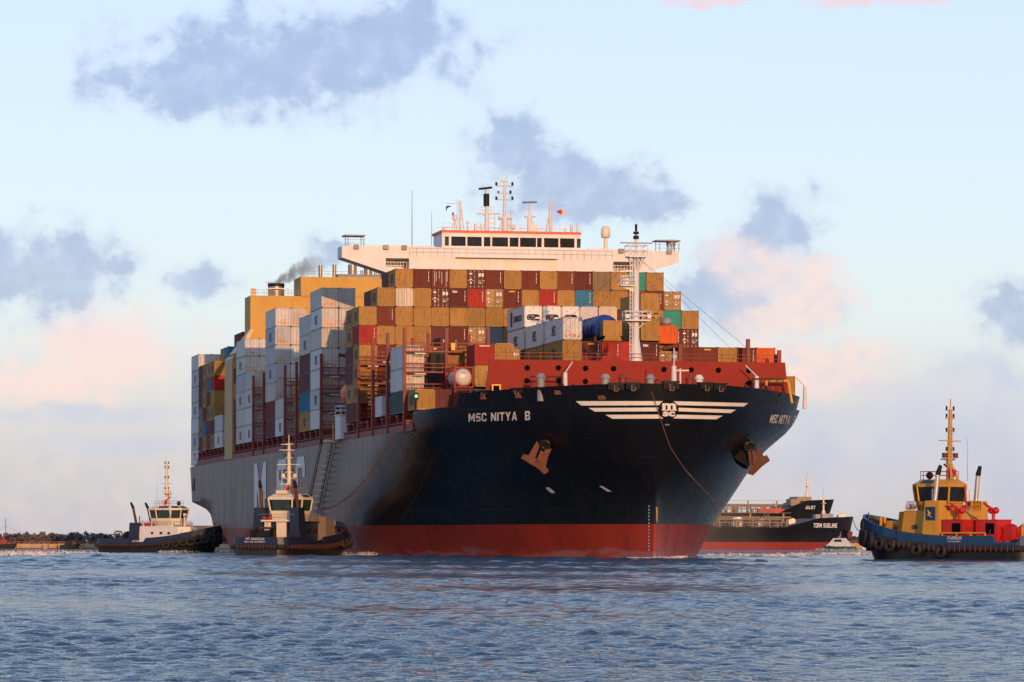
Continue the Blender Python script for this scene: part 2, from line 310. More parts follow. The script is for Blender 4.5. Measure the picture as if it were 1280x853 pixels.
# ================================================================== WATER
def build_water():
    m = bpy.data.materials.new('sea_water'); m.use_nodes = True; t = m.node_tree; b = t.nodes['Principled BSDF']
    b.inputs['Base Color'].default_value = (.009, .055, .108, 1); b.inputs['IOR'].default_value = 1.33
    geo = nn(t, 'ShaderNodeNewGeometry'); mp = nn(t, 'ShaderNodeMapping'); t.links.new(geo.outputs['Position'], mp.inputs[0]); mp.inputs['Scale'].default_value = (.7, 1.1, 1)
    mp2 = nn(t, 'ShaderNodeMapping'); t.links.new(geo.outputs['Position'], mp2.inputs[0]); mp2.inputs['Scale'].default_value = (.016, .006, 1)
    slick = smooth(t, noise(t, mp2.outputs[0], 1.0, 3, .5).outputs[0], .46, .62)
    n1 = noise(t, mp.outputs[0], 1.1, 6, .7).outputs[0]; n2 = noise(t, mp.outputs[0], 7.5, 4, .7).outputs[0]
    h = math_(t, 'ADD', math_(t, 'MULTIPLY', n1, .55), math_(t, 'MULTIPLY', n2, .24))
    bn = nn(t, 'ShaderNodeBump'); bn.inputs['Distance'].default_value = 1.0
    t.links.new(math_(t, 'SUBTRACT', 1.0, math_(t, 'MULTIPLY', slick, .35)), bn.inputs['Strength'])
    t.links.new(h, bn.inputs['Height']); t.links.new(bn.outputs[0], b.inputs['Normal'])
    b.inputs['Roughness'].default_value = .05
    # polar sheet centred under the camera: fine where the photograph looks
    th = list(np.arange(-.17, .1701, .0013)); th = list(np.arange(-.46, -.1705, .0030)) + th + list(np.arange(.1730, .4605, .0030)); a = .46; st = .0030
    while a < math.pi - .05: st = min(st * 1.12, .12); a += st; th = [-a] + th + [a]
    th = np.array([x for x in th if abs(x) < math.pi]); th = np.append(th, th[0] + 2 * math.pi)
    rr = [1.0, 8.0, 20.0]; r = 30.0
    while r < 620: rr.append(r); r *= 1.0013
    while r < 40000: rr.append(r); r *= 1.06
    rr.append(45000); rr = np.array(rr)
    R, T = np.meshgrid(rr, th, indexing='ij'); X = R * np.sin(T); Y = R * np.cos(T); Z = np.zeros_like(X)
    rs = np.random.RandomState(11); lam = np.exp(np.linspace(math.log(.28), math.log(8.0), 84))
    stepr = np.gradient(rr)[:, None]
    stept = np.abs(np.gradient(th))[None, :] * R
    step = np.maximum(stepr, .6 * stept)
    LP = .8 + 2.4 * np.clip((R - 90) / 380, 0, 1)
    for L in lam:
        amp = .0074 * L * np.minimum(1, (LP / L) ** 2.1); d = rad(rs.normal(-75, 33)); k = 2 * math.pi / L; ph = rs.rand() * 6.28
        fade = np.clip((L / step - 2.3) / 2.0, 0, 1) * amp * rs.uniform(.6, 1.4)
        Z += fade * np.sin(k * (X * math.cos(d) + Y * math.sin(d)) + ph)
    g = np.clip(.75 + .5 * (np.sin(X / 13 + 1.3 * np.sin(Y / 21)) * np.sin(Y / 17 + X / 31)), .35, 1.3)
    Z = Z * g * (1 - .05 * np.clip((R - 110) / 350, 0, 1)); Z = Z + 2.2 * np.maximum(Z, 0) ** 2
    nr, ntn = X.shape
    me = bpy.data.meshes.new('water'); co = np.stack([X, Y, Z], -1).reshape(-1, 3)
    ii = np.arange((nr - 1))[:, None] * ntn + np.arange(ntn - 1)[None, :]
    q = np.stack([ii, ii + ntn, ii + ntn + 1, ii + 1], -1).reshape(-1, 4)
    me.vertices.add(len(co)); me.vertices.foreach_set('co', co.ravel()); me.loops.add(q.size); me.loops.foreach_set('vertex_index', q.ravel().astype(np.int32))
    me.polygons.add(len(q)); me.polygons.foreach_set('loop_start', np.arange(0, q.size, 4, dtype=np.int32)); me.polygons.foreach_set('loop_total', np.full(len(q), 4, dtype=np.int32))
    me.polygons.foreach_set('use_smooth', np.ones(len(q), dtype=bool)); me.update(); me.materials.append(m); me.flip_normals() if me.polygons[len(q) // 2].normal.z < 0 else None
    o = bpy.data.objects.new('water', me); COL.objects.link(o); o['kind'] = 'structure'
build_water()
# ================================================================== CONTAINER SHIP: HULL
ship = empty('container_ship', (OX, OY, 0), ALPHA)
tag(ship, 'huge black and red container ship with white wave logo on its bow, escorted by tugs', 'container ship')
def hullmat(name, col, spec, rough, dirt, dcol):
    m = paint(name, col, rough, .12, dirt, dcol, nscale=.12, spec=spec, rand=0)
    t = m.node_tree; b = t.nodes['Principled BSDF']; tcn = nn(t, 'ShaderNodeTexCoord')
    mp = nn(t, 'ShaderNodeMapping'); t.links.new(tcn.outputs['Object'], mp.inputs[0]); mp.inputs['Rotation'].default_value = (rad(90), 0, rad(90))
    br = nn(t, 'ShaderNodeTexBrick'); t.links.new(mp.outputs[0], br.inputs[0]); setin(br, Scale=.1, Mortar_Size=.0035, Brick_Width=1.2, Row_Height=.26, Mortar_Smooth=.3)
    br.inputs['Color1'].default_value = (1, 1, 1, 1); br.inputs['Color2'].default_value = (1, 1, 1, 1); br.inputs['Mortar'].default_value = (0, 0, 0, 1)
    mp2 = nn(t, 'ShaderNodeMapping'); t.links.new(tcn.outputs['Object'], mp2.inputs[0]); mp2.inputs['Scale'].default_value = (.5, .45, .12)
    n = noise(t, mp2.outputs[0], 1.0, 1).outputs[0]
    b1 = nn(t, 'ShaderNodeBump'); b1.inputs['Strength'].default_value = .55; b1.inputs['Distance'].default_value = .05; t.links.new(br.outputs['Color'], b1.inputs['Height'])
    b2 = nn(t, 'ShaderNodeBump'); b2.inputs['Strength'].default_value = .28; b2.inputs['Distance'].default_value = .045; t.links.new(n, b2.inputs['Height']); t.links.new(b1.outputs[0], b2.inputs['Normal'])
    t.links.new(b2.outputs[0], b.inputs['Normal']); return m
M['hull'] = hullmat('hull_black', (.0060, .0065, .008),   .5, .26, .45, (.018, .012, .009))
M['boot'] = hullmat('boot_topping_red', (.30, .031, .015), .16, .42, .45, (.11, .02, .018))
def weather_waterline(m):
    t = m.node_tree; b = t.nodes['Principled BSDF']; src = b.inputs['Base Color'].links[0].from_socket; tcn = nn(t, 'ShaderNodeTexCoord'); sp = nn(t, 'ShaderNodeSeparateXYZ'); t.links.new(tcn.outputs['Object'], sp.inputs[0])
    mp = nn(t, 'ShaderNodeMapping'); t.links.new(tcn.outputs['Object'], mp.inputs[0]); mp.inputs['Scale'].default_value = (.12, .12, .9)
    n = noise(t, mp.outputs[0], 1.0, 6, .65).outputs[0]
    band = smooth(t, math_(t, 'ADD', math_(t, 'SUBTRACT', 1.0, sp.outputs[2]), math_(t, 'MULTIPLY', math_(t, 'SUBTRACT', n, .52), 7.0)), .0, 1.2)
    low = smooth(t, sp.outputs[2], 2.2, .5); c = mixc(t, math_(t, 'MULTIPLY', math_(t, 'MULTIPLY', band, low), .55), src, (.26, .17, .17))
    mp2 = nn(t, 'ShaderNodeMapping'); t.links.new(tcn.outputs['Object'], mp2.inputs[0]); mp2.inputs['Scale'].default_value = (.5, .5, .05); n2 = noise(t, mp2.outputs[0], 1.0, 5, .7).outputs[0]
    c = mixc(t, math_(t, 'MULTIPLY', smooth(t, n2, .56, .74), .45), c, (.10, .022, .018)); t.links.new(c, b.inputs['Base Color'])
weather_waterline(M['boot'])
def curve(pts):
    xs = np.array([p[0] for p in pts], float); ys = np.array([p[1] for p in pts], float); return xs, ys
HT = {0.0: [(6.5, .12), (7.2, .45), (10, 1.7), (20, 6.0), (30, 9.7), (40, 12.8), (50, 15.3), (60, 17.5), (75, 20.4), (90, 22.7), (105, 23.8), (130, 24.1)],
      4.1: [(6.2, .12), (7, .55), (10, 2.3), (20, 7.6), (30, 11.9), (40, 15.1), (50, 17.4), (60, 19.4), (75, 21.9), (90, 23.5), (105, 24.05), (130, 24.1)],
      8.5: [(5.2, .15), (6, .95), (10, 4.4), (20, 10.9), (30, 15.2), (40, 18.1), (50, 20.3), (60, 22), (75, 23.7), (90, 24.1), (130, 24.1)],
      12.7: [(3.2, .45), (4.2, 3.4), (7, 6.9), (10, 9.6), (20, 15.1), (30, 18.6), (40, 21), (55, 23.2), (75, 24.1), (95, 24.1), (130, 24.1)],
      16.3: [(1.3, .55), (2.1, 4.0), (5, 8.8), (10, 13.3), (20, 19.3), (25, 21.3), (30, 22.7), (40, 23.9), (55, 24.1), (130, 24.1)],
      20.4: [(0, .7), (.8, 4.4), (3.5, 9.2), (8, 13.7), (14, 18.3), (20.4, 21.9), (25, 23.5), (30, 24.05), (40, 24.1), (130, 24.1)]}
HZ = sorted(HT)
def at_key(zk, t):
    xs, ys = curve(HT[zk]); u = xs[0] + (130 - xs[0]) * t ** 2.0
    # smooth interpolation through sqrt space so the stem stays rounded
    pw = 1.0 if zk < 6 else (.8 if zk < 9 else .5); s = (xs - xs[0]) ** pw; q = max(u - xs[0], 0) ** pw
    # monotone cubic
    n = len(s); h = np.diff(s); dl = np.diff(ys) / h; mm = np.zeros(n); mm[0] = dl[0]; mm[-1] = dl[-1]
    for i in range(1, n - 1): mm[i] = 0 if dl[i - 1] * dl[i] <= 0 else 2 * dl[i - 1] * dl[i] / (dl[i - 1] + dl[i])
    i = int(min(max(np.searchsorted(s, q) - 1, 0), n - 2)); w = (q - s[i]) / h[i]
    v = (2 * w**3 - 3 * w**2 + 1) * ys[i] + (w**3 - 2 * w**2 + w) * h[i] * mm[i] + (-2 * w**3 + 3 * w**2) * ys[i + 1] + (w**3 - w**2) * h[i] * mm[i + 1]
    return u, v
_cache = {}
def fore(t, z):
    """half breadth point (u, v) at station t, height z"""
    zc = min(max(z, HZ[0]), HZ[-1])
    i = min(max(int(np.searchsorted(HZ, zc)) - 1, 0), len(HZ) - 2)
    def K(j):
        j = min(max(j, 0), len(HZ) - 1); key = (j, round(t, 6))
        if key not in _cache: _cache[key] = at_key(HZ[j], t)
        return np.array(_cache[key])
    z0, z1 = HZ[i], HZ[i + 1]; w = (zc - z0) / (z1 - z0); p0, p1 = K(i), K(i + 1); h = z1 - z0
    m0 = (K(i + 1) - K(i - 1)) / (HZ[i + 1] - HZ[max(i - 1, 0)]) if i > 0 else (p1 - p0) / h
    m1 = (K(i + 2) - K(i)) / (HZ[min(i + 2, len(HZ) - 1)] - HZ[i]) if i < len(HZ) - 2 else (p1 - p0) / h
    p = (2 * w**3 - 3 * w**2 + 1) * p0 + (w**3 - 2 * w**2 + w) * h * m0 + (-2 * w**3 + 3 * w**2) * p1 + (w**3 - w**2) * h * m1
    return p
def ztop(u):
    return float(np.interp(u, [0, 8, 20.4, 21.3, 37.0, 38.6, 300], [20.5, 20.25, 19.75, 18.3, 18.15, 15.95, 15.7]))
def build_hull():
    mb = MB(); ts = np.concatenate([np.linspace(0, .36, 28), np.linspace(.37, .58, 30), np.linspace(.6, 1, 18)])
    zl = [-1.6, -.6, .2, 1.5, 2.8, 4.1]; nu = 16
    rows = []
    for t in ts:
        utop = fore(t, 20.4 if t < .39 else 17)[0]; zt = ztop(utop)
        r = [(fore(t, z), z) for z in zl] + [(fore(t, 4.1 + (zt - 4.1) * k / nu), 4.1 + (zt - 4.1) * k / nu) for k in range(1, nu + 1)]
        rows.append([(p[1], p[0], z) for p, z in r])
    # parallel body and stern
    us = list(np.linspace(130, 232, 12))[1:] + list(np.linspace(238, 300, 22))
    st = {0.0: [(130, 24.1), (232, 24.1), (245, 22.2), (258, 18), (272, 11.5), (286, 3), (292, .4), (300, .3)],
          4.2: [(130, 24.1), (256, 24.1), (266, 23), (278, 20), (290, 14.5), (300, 7)],
          9.0: [(130, 24.1), (288, 24.1), (295, 23.8), (300, 23.2)], 16.0: [(130, 24.1), (290, 24.1), (300, 23.6)]}
    sk = sorted(st)
    for u in us:
        zt = ztop(u); zz = zl + [4.1 + (zt - 4.1) * k / nu for k in range(1, nu + 1)]; r = []
        for z in zz:
            vs = [np.interp(u, *curve(st[k])) for k in sk]
            zc = min(max(z, 0), 16); w = np.interp(zc, sk, vs); r.append((w, u, z))
        rows.append(r)
    nz = len(rows[0])
    for side in (1, -1):
        vs = [(side * p[0], p[1], p[2]) for r in rows for p in r]; fs = []; ms = []
        for i in range(len(rows) - 1):
            for j in range(nz - 1):
                f = (i * nz + j, (i + 1) * nz + j, (i + 1) * nz + j + 1, i * nz + j + 1)
                fs.append(f if side > 0 else f[::-1]); ms.append(0 if j < 5 else 1)
        o = len(mb.v); mb.v.extend(vs)
        for f, k in zip(fs, ms): mb.f.append(tuple(x + o for x in f)); mb.m.append(k); mb.sm.append(True)
        # inner side of the bulwark
        iv = []; k = 0
        for r in rows:
            p = r[-1]
            if p[1] > 40: break
            iv += [(side * (p[0] - .25), p[1] + .15, p[2]), (side * max(p[0] * .95 - .5, .08), p[1] + 1.1, p[2] - 1.1), (side * p[0], p[1], p[2])]; k += 1
        mb.add(iv, [(3 * a, 3 * a + 3, 3 * a + 4, 3 * a + 1) for a in range(k - 1)] + [(3 * a + 2, 3 * a + 5, 3 * a + 3, 3 * a) for a in range(k - 1)], 1)
    # stem closing strip and transom
    a = rows[0]; mb.add([(p[0], p[1], p[2]) for p in a] + [(-p[0], p[1], p[2]) for p in a], [(j, j + 1, nz + j + 1, nz + j) for j in range(5)], 0, True)
    mb.add([(p[0], p[1], p[2]) for p in a] + [(-p[0], p[1], p[2]) for p in a], [(j, j + 1, nz + j + 1, nz + j) for j in range(5, nz - 1)], 1, True)
    a = rows[-1]; mb.add([(p[0], p[1], p[2]) for p in a] + [(-p[0], p[1], p[2]) for p in a], [(j, nz + j, nz + j + 1, j + 1) for j in range(nz - 1)], 1)
    # stem bar: the rounded nose
    # decks
    dk = [(r[-1][0], r[-1][1]) for r in rows]
    fd = [(v, u) for v, u in dk if u <= 39]; md = [(v, u) for v, u in dk if u > 37]
    mb.add([(v * .92 - .1, u + 1.0, 18.6 if u < 20.5 else 16.9) for v, u in fd] + [(-v * .92 + .1, u + 1.0, 18.6 if u < 20.5 else 16.9) for v, u in fd], [(i, i + 1, len(fd) + i + 1, len(fd) + i) for i in range(len(fd) - 1)], 2)
    mb.add([(v - .03, u, 15.75) for v, u in md] + [(-v + .03, u, 15.75) for v, u in md], [(i, i + 1, len(md) + i + 1, len(md) + i) for i in range(len(md) - 1)], 2)
    return mb
hm = build_hull()
hull = hm.build('hull', [M['boot'], M['hull'], M['deck']], ship)
bm = bmesh.new(); bm.from_mesh(hull.data); bmesh.ops.remove_doubles(bm, verts=bm.verts, dist=.001); bmesh.ops.recalc_face_normals(bm, faces=bm.faces)
for e_ in bm.edges: e_.smooth = not (len(e_.link_faces) == 2 and e_.calc_face_angle(0) > rad(28))
bm.to_mesh(hull.data); bm.free()
# ray casting onto the hull's skin to lay the painted lettering on it
BV = BVHTree.FromPolygons([ship2w(*v) for v in hm.v], [f for f, k in zip(hm.f, hm.m) if k != 2])
CAMP = Vector((0, 0, H))
def hull_at(px, py, off=.06):
    a, b = ray(px, py); d = Vector((a, 1, b)).normalized(); r = BV.ray_cast(CAMP, d)
    if r[0] is None: return None
    n = r[1]; n = n if n.dot(d) < 0 else -n
    return w2ship(r[0] + n * off)
def decal(name, polys, mat, parent=hull, off=.06):
    """polys: list of (verts in photo pixels, faces)"""
    mb = MB()
    for vs, fs in polys:
        pts = [hull_at(x, y, off) for x, y in vs]
        ok = [p is not None for p in pts]
        mb.add([p if p is not None else (0, 0, 0) for p in pts], [f for f in fs if all(ok[i] for i in f)])
    return mb.build(name, mat, parent)
def grid_quad(c0, c1, c2, c3, n, k=2):
    """corners: left top, right top, right bottom, left bottom"""
    c0, c1, c2, c3 = [np.array(c, float) for c in (c0, c1, c2, c3)]; vs = []
    for j in range(k + 1):
        for i in range(n + 1):
            a, b = i / n, j / k; vs.append(tuple((c0 * (1 - a) + c1 * a) * (1 - b) + (c3 * (1 - a) + c2 * a) * b))
    return vs, [(j * (n + 1) + i, j * (n + 1) + i + 1, (j + 1) * (n + 1) + i + 1, (j + 1) * (n + 1) + i) for j in range(k) for i in range(n)]
def text_px(s, bl, br, tr, tl, bold=.02):
    vs, fs = block_geo(s) if all(c in BLK or c == ' ' for c in s) else text_geo(s, bold); bl, br, tr, tl = [np.array(c, float) for c in (bl, br, tr, tl)]
    return [tuple((bl * (1 - a) + br * a) * (1 - b) + (tl * (1 - a) + tr * a) * b) for a, b in vs], fs
# bow wave stripes (left and right of the round emblem)
for (xl, xl2, y0, y1, xr, ya, yb) in ((720, 727, 501.5, 507, 833, 501.5, 506.6), (736, 743.5, 510, 514.5, 824, 509.5, 514.2), (757, 766, 518.5, 523.5, 829, 518.2, 523.2)):
    decal('bow_stripe', [grid_quad((xl, y0), (xr, ya), (xr, yb), (xl2, y1), 26)], M['decal'])
for (xl, ya, yb, xr, xr2, y0, y1) in ((840, 501.5, 506.4, 935, 929, 504, 508.2), (848, 509.7, 514.2, 919.5, 913, 512.2, 516.3), (840, 518.2, 523, 903, 895, 519.6, 524.2)):
    decal('bow_stripe', [grid_quad((xl, ya), (xr, y0), (xr2, y1), (xl, yb), 26)], M['decal'])
disc = [(835 + 12.6 * math.cos(2 * math.pi * k / 28), 512 + 12.4 * math.sin(2 * math.pi * k / 28)) for k in range(28)]
emb = decal('bow_emblem', [([(835, 512)] + disc, [(0, k + 1, (k + 1) % 28 + 1) for k in range(28)])], M['hull'], off=.10)
decal('lettering', [text_px('m', (827.5, 512), (844.5, 512), (844.5, 503.8), (827.5, 503.8), .045), grid_quad((827, 511.8), (845.5, 511.8), (845.5, 513), (827, 513), 4, 1),
                    text_px('sc', (828, 520.3), (843.5, 520.3), (843.5, 514), (828, 514), .045)], M['decal'], emb, off=.15)
decal('lettering', [text_px('MSC NITYA  B', (586, 527), (663, 525), (663, 513.8), (586, 517), .02)], M['decal'])
decal('lettering', [text_px('MSC NITYA  B', (961, 528.5), (992, 530.5), (995, 519.5), (964, 518), .02)], M['decal'])
decal('draught_mark', [text_px('VVV', (831, 532), (836.5, 532), (836.5, 530), (831, 530))], M['decalgrey'])
decal('thruster_mark', [([(682, 609.5), (686, 608.7), (690, 611.5), (694, 615), (693, 616.5), (689, 616), (685, 612.5)], [(0, 1, 2, 3, 4, 5, 6)])], M['decalgrey'])
decal('bulb_mark', [grid_quad((749, 607.5), (753.5, 607.5), (765, 614.5), (760, 614.5), 3)], M['decalgrey'])
nums = []
for k in range(14):
    y = 632 + k * 4.2; nums.append(grid_quad((811, y), (812.3, y), (812.3, y + 2), (811, y + 2), 1, 1))
decal('draught_marks', nums, M['decalgrey'])
decal('stem_line', [grid_quad((820, 634), (821.4, 634), (821.4, 652), (820, 652), 1, 5)], M['yellow'])
for x, s, x2 in ((318, 'M', 333), (346, 'S', 358.5), (370, 'C', 381.5)):
    f = lambda xx, base: base + (xx - 318) * (-.157 if base < 600 else -.02)
    decal('side_lettering', [text_px(s, (x, f(x, 648.5)), (x2, f(x2, 648.5)), (x2, f(x2, 580)), (x, f(x, 580)), .03)], M['decal'], off=.05)
# mooring recesses at the stern
for x in (236.2, 240.3):
    w = decal('mooring_opening', [grid_quad((x, 598.5), (x + 3, 598), (x + 3, 613.6), (x, 614.4), 2)], M['dark'])
    decal('opening_panel', [grid_quad((x + .2, 598.8), (x + 2.8, 598.3), (x + 2.8, 605.2), (x + .2, 605.6), 2)], M['redoxide'], w, off=.1)
# bow fairleads with ropes hanging from them
def fairlead(px, py, wpx, hpx):
    p = hull_at(px, py, 0.0)
    if p is None: return
    sc = (p - w2ship(CAMP)).length / F; w, h = wpx * sc, hpx * sc
    a = math.atan2(p[0], 26 - p[1]) if abs(p[0]) > .1 else 0
    R = Matrix.Translation(p) @ Matrix.Rotation(a * .8, 4, 'Z')
    mb = MB().box(-w / 2, w / 2, -.5, .5, 0, h, 0, R).box(-w / 2 - .12, w / 2 + .12, -.62, .62, h, h + .18, 0, R)
    for s in (-1, 1): mb.tube(R @ Vector((s * w * .3, -.55, .1)), R @ Vector((s * w * .3, -.55, h - .1)), .18, n=8, m=0)
    f = mb.build('fairlead', M['dark'], ship)
    rb = MB(); L = .95 * h
    pts = [R @ Vector((-.15 - .1 * k % .2, -.68, h * .7 - L * k / 5)) for k in range(6)] + [R @ Vector((.25, -.7, h * .55 - L * (5 - k) / 6)) for k in range(5)]
    rb.path(pts, .07, 5).build('rope_loop', M['rope'], f)
for a in ((770, 487.5, 19, 7), (791, 487, 16, 7), (838, 486.5, 19, 8), (881, 487, 17, 7), (898, 488, 17, 7), (649, 492, 17, 5), (608, 494, 9, 4)): fairlead(*a)
for (x, y) in ((605, 496.5), (649, 495), (698, 490.8), (752, 497)):
    p = hull_at(x, y, .05)
    if p is None: continue
    MB().box(-.45, .45, -.2, .2, -.25, .25, 0, Matrix.Translation(p)).build('roller', M['rust'], ship)
# ------------------------------------------------------------------ anchors in their bolsters
def PX(x, y, Y): return w2ship(WP(x, y, Y))
def slab(mb, poly, Y0, Y1, m=0, k=1.0):
    cx = sum(p[0] for p in poly) / len(poly); cy = sum(p[1] for p in poly) / len(poly); n = len(poly)
    vs = [PX(cx + (x - cx) * k, cy + (y - cy) * k, Y0) for x, y in poly] + [PX(x, y, Y1) for x, y in poly]
    mb.add(vs, [tuple(range(n)), tuple(range(2 * n - 1, n - 1, -1))] + [(i, (i + 1) % n, n + (i + 1) % n, n + i) for i in range(n)], m)
M['bolster'] = paint('bolster_black', (.007, .007, .008), .6, .2, .1, spec=.08)
def anchor(ctr, flukes, stub, bol, lip, lipdir):
    p = hull_at(*ctr, 0.0); Y = ship2w(*p).y
    a = empty('anchor', (0, 0, 0)); a.parent = ship
    mb = MB(); [slab(mb, q, Y - 2.3, Y - 1.5) for q in flukes]; mb.build('flukes', M['rust'], a)
    mb = MB(); slab(mb, stub, Y - 2.6, Y - 1.0); mb.build('shank', M['rust'], a)
    mb = MB(); slab(mb, bol, Y - 1.45, Y + 2.5, 0, .72); mb.build('bolster', M['bolster'], a)
    mb = MB(); c = PX(*lip, Y - 1.75); d = PX(lip[0] + lipdir[0], lip[1] + lipdir[1], Y - 2.6) - c; mb.tube(c - d * .3, c + d * .25, .75, .6, 20); mb.torus(c + d * .25, d, .55, .16, 20, 8); mb.build('hawse_lip', M['lip'], a)
M['lip'] = paint('worn_steel_lip', (.05, .042, .036), .35, .1, .3, (.03, .02, .015), metallic=.6)
anchor((677, 563), [[(671, 551.3), (674.7, 557.8), (669, 572.8), (661, 569)], [(661, 569), (669, 572.8), (671, 584.6), (661.6, 579.4)], [(654, 568), (661, 569), (661.6, 579.4), (651.3, 572.8)], [(669, 572.8), (672.8, 576.6), (682.2, 584), (671, 584.6)], [(671, 584.6), (682.2, 584), (686, 587.8), (685, 590.6), (680.3, 593)],
        [(689.7, 561), (685, 571), (682.2, 584), (672.8, 576.6), (681.3, 562.5)]], [(676, 563), (679.5, 565), (674.5, 577), (670.5, 575)],
       [(668, 556), (673, 547), (684, 545), (692, 551), (691, 562), (684, 568), (674, 566)], (682.5, 555.5), (-3, 4))
anchor((931, 563), [[(947.8, 552), (954.4, 570.3), (946.5, 573)], [(954.4, 570.3), (958.6, 569), (962.7, 576), (952.5, 583.5), (946.5, 573)], [(946.5, 573), (952.5, 583.5), (941.3, 594.7), (937.5, 585.3)], [(937.5, 585.3), (941.3, 594.7), (934.2, 592.4)], [(934.7, 564.7), (940.3, 564.7), (946.5, 573), (937.5, 585.3)]],
       [(940, 562), (945, 565), (946, 578), (941, 580)], [(909.4, 564.7), (913, 550.6), (931, 542), (945, 553.5), (946, 567.5), (933.8, 587.2), (928, 585), (911, 573)], (935, 557.5), (4, 4))
# ================================================================== SUPERSTRUCTURE AND DECK FITTINGS (parts of the ship)
# hatch coaming, gunwale rail and pedestals
mb = MB(); mb.box(-20.6, 20.6, 31, 230, 15.8, 17.9); mb.box(-20.6, 20.6, 245, 283, 15.8, 17.9); mb.build('hatch_coaming', M['redoxide'], ship)
mb = MB()
for s in (-1, 1):
    mb.box(s * 23.85 - .04, s * 23.85 + .04, 39.5, 285, 15.8, 16.75)
    mb.box(s * 23.85 - .09, s * 23.85 + .09, 39.5, 285, 16.95, 17.06)
    for k in range(62): mb.box(s * 23.85 - .07, s * 23.85 + .07, 40 + k * 4, 40.14 + k * 4, 16.7, 17.0)
mb.build('gunwale_rail', M['redoxide'], ship)
ped = MB(); ped.box(-.35, 1.5, -.55, .55, 0, 1.95); ped.box(-1.05, -.35, -.3, .3, .9, 1.95); ped.box(-1.15, 1.6, -.7, .7, 1.95, 2.2); ped.tube((-1.05, 0, .1), (-.3, 0, 1.1), .09, n=6)
pm = ped.mesh('pedestal', M['redoxide'])
for s in (-1, 1):
    for k in range(0, 40 if s < 0 else 14):
        u = 44.8 + k * 6.3
        if 98 < u < 119.5 or 229 < u < 246: continue
        o = bpy.data.objects.new('pedestal', pm); COL.objects.link(o); o.parent = ship; o.location = (s * 22.7, u, 15.9)
        o.rotation_euler = (0, 0, 0 if s < 0 else math.pi)
# lashing bridges
def lashing_bridge(u, top, lo=-23.9, hi=23.9, dz=(18.3, 20.9, 23.5, 26.1), n=10, braces=False):
    mb = MB(); vs = np.linspace(lo, hi, n)
    for v in vs: mb.box(v - .19, v + .19, u - .35, u + .35, 15.9, top)
    for z in dz:
        mb.box(lo, hi, u - .55, u + .55, z - .22, z)
        for q in (.5, 1.0):
            for e in (-.5, .5): mb.tube((lo, u + e, z + q), (hi, u + e, z + q), .05, n=4)
        for k in range(int((hi - lo) / 1.2)): mb.tube((lo + k * 1.2, u - .5, z), (lo + k * 1.2, u - .5, z + 1.0), .045, n=4)
    if braces:
        for a in range(0, n - 1, 3):
            for z0, z1 in zip(dz[:-1], dz[1:]): mb.tube((vs[a], u, z0), (vs[a + 1], u, z1), .1, n=5); mb.tube((vs[a], u, z1), (vs[a + 1], u, z0), .1, n=5)
    lb = mb.build('lashing_bridge', M['redoxide'], ship)
    bx = MB()
    for a in range(1, n - 1, 2): bx.box(vs[a] + .5, vs[a] + 1.0, u - .75, u - .6, dz[-1] + .1, dz[-1] + 1.0); bx.tube((vs[a] + 1.6, u - .7, dz[1]), (vs[a] + 1.6, u - .7, dz[1] + .8), .1, n=6)
    bx.build('lashing_gear', M['yellow'], lb)
    lg = MB()
    for z in dz[1:]: lg.box(lo + 1.2, lo + 2.6, u - .75, u - .6, z - .42, z - .3)
    lg.build('walkway_light', M['cream'], lb); return lb
for u in (200.6, 187.0, 160.6, 147.4, 120.4): lashing_bridge(u, 29.1)
lashing_bridge(83.7, 26.4)
for u in (70.8, 58.2, 44.4): lashing_bridge(u, 29.0, -23.9, -13.2, n=3, braces=False); lashing_bridge(u, 23.0, -10.5, 21.5, (18.3, 20.9), 8)
# breakwater
bw = MB(); bw.add([(-18.2, 15.4, 23.8), (18.2, 15.4, 23.8), (18.75, 15.65, 19.3), (-18.75, 15.65, 19.3), (-18.2, 15.9, 23.8), (18.2, 15.9, 23.8), (18.75, 16.15, 19.3), (-18.75, 16.15, 19.3)],
                  [(0, 1, 2, 3), (4, 7, 6, 5), (0, 4, 5, 1), (0, 3, 7, 4), (1, 5, 6, 2)])
bw.box(-17.5, 17.5, 15.9, 17.4, 23.55, 23.8); bw.box(-16.6, 16.6, 15.75, 16.1, 18.5, 19.28)
bwo = bw.build('breakwater', M['breakwater'], ship)
hole = MB()
for x, y in ((659, 460), (698, 460), (732, 460.5), (767, 461), (830, 462), (864, 462.5), (898, 463), (936, 463.5), (659, 476), (698, 476), (732, 477), (936, 479)):
    v, z = SP(x, y, 15.4); h = MB().tube((v, 15.30 + (23.8 - z) * .058, z), (v, 15.60 + (23.8 - z) * .058, z), .33, n=16); h.build('porthole', M['void'], bwo)
rl = MB()
for z in (.45, .9): rl.tube((-17.5, 16.2, 23.8 + z), (17.5, 16.2, 23.8 + z), .045, n=4)
for k in range(26): rl.tube((-17.5 + 1.4 * k, 16.2, 23.8), (-17.5 + 1.4 * k, 16.2, 24.7), .045, n=4)
rl.build('railing', M['redoxide'], bwo)
v, z = SP(620.5, 486, 14.6)
d = MB().box(v - .38, v + .38, 14.9, 15.1, z - 1.2, z + .35); dd = d.build('doorway', M['void'], bwo)
fr = MB(); fr.box(v - .55, v - .38, 14.6, 14.9, z - 1, z + .35); fr.box(v + .38, v + .55, 14.6, 14.9, z - 1, z + .35); fr.box(v - .55, v + .55, 14.6, 14.9, z + .35, z + .52); fr.build('door_frame', M['yellow'], dd)
v, z = SP(1000 - 22, 486, 14.0); fr = MB(); fr.tube((v - 2.2, 13.2, 19), (v - 2.2, 13.2, z + .9), .16); fr.tube((v - 2.2, 13.2, z + .9), (v + .5, 13.2, z + .9), .16); fr.tube((v + .5, 13.2, z + .9), (v + 1.0, 13.2, 18.8), .16); fr.build('fairlead_guard', M['yellow'], ship)
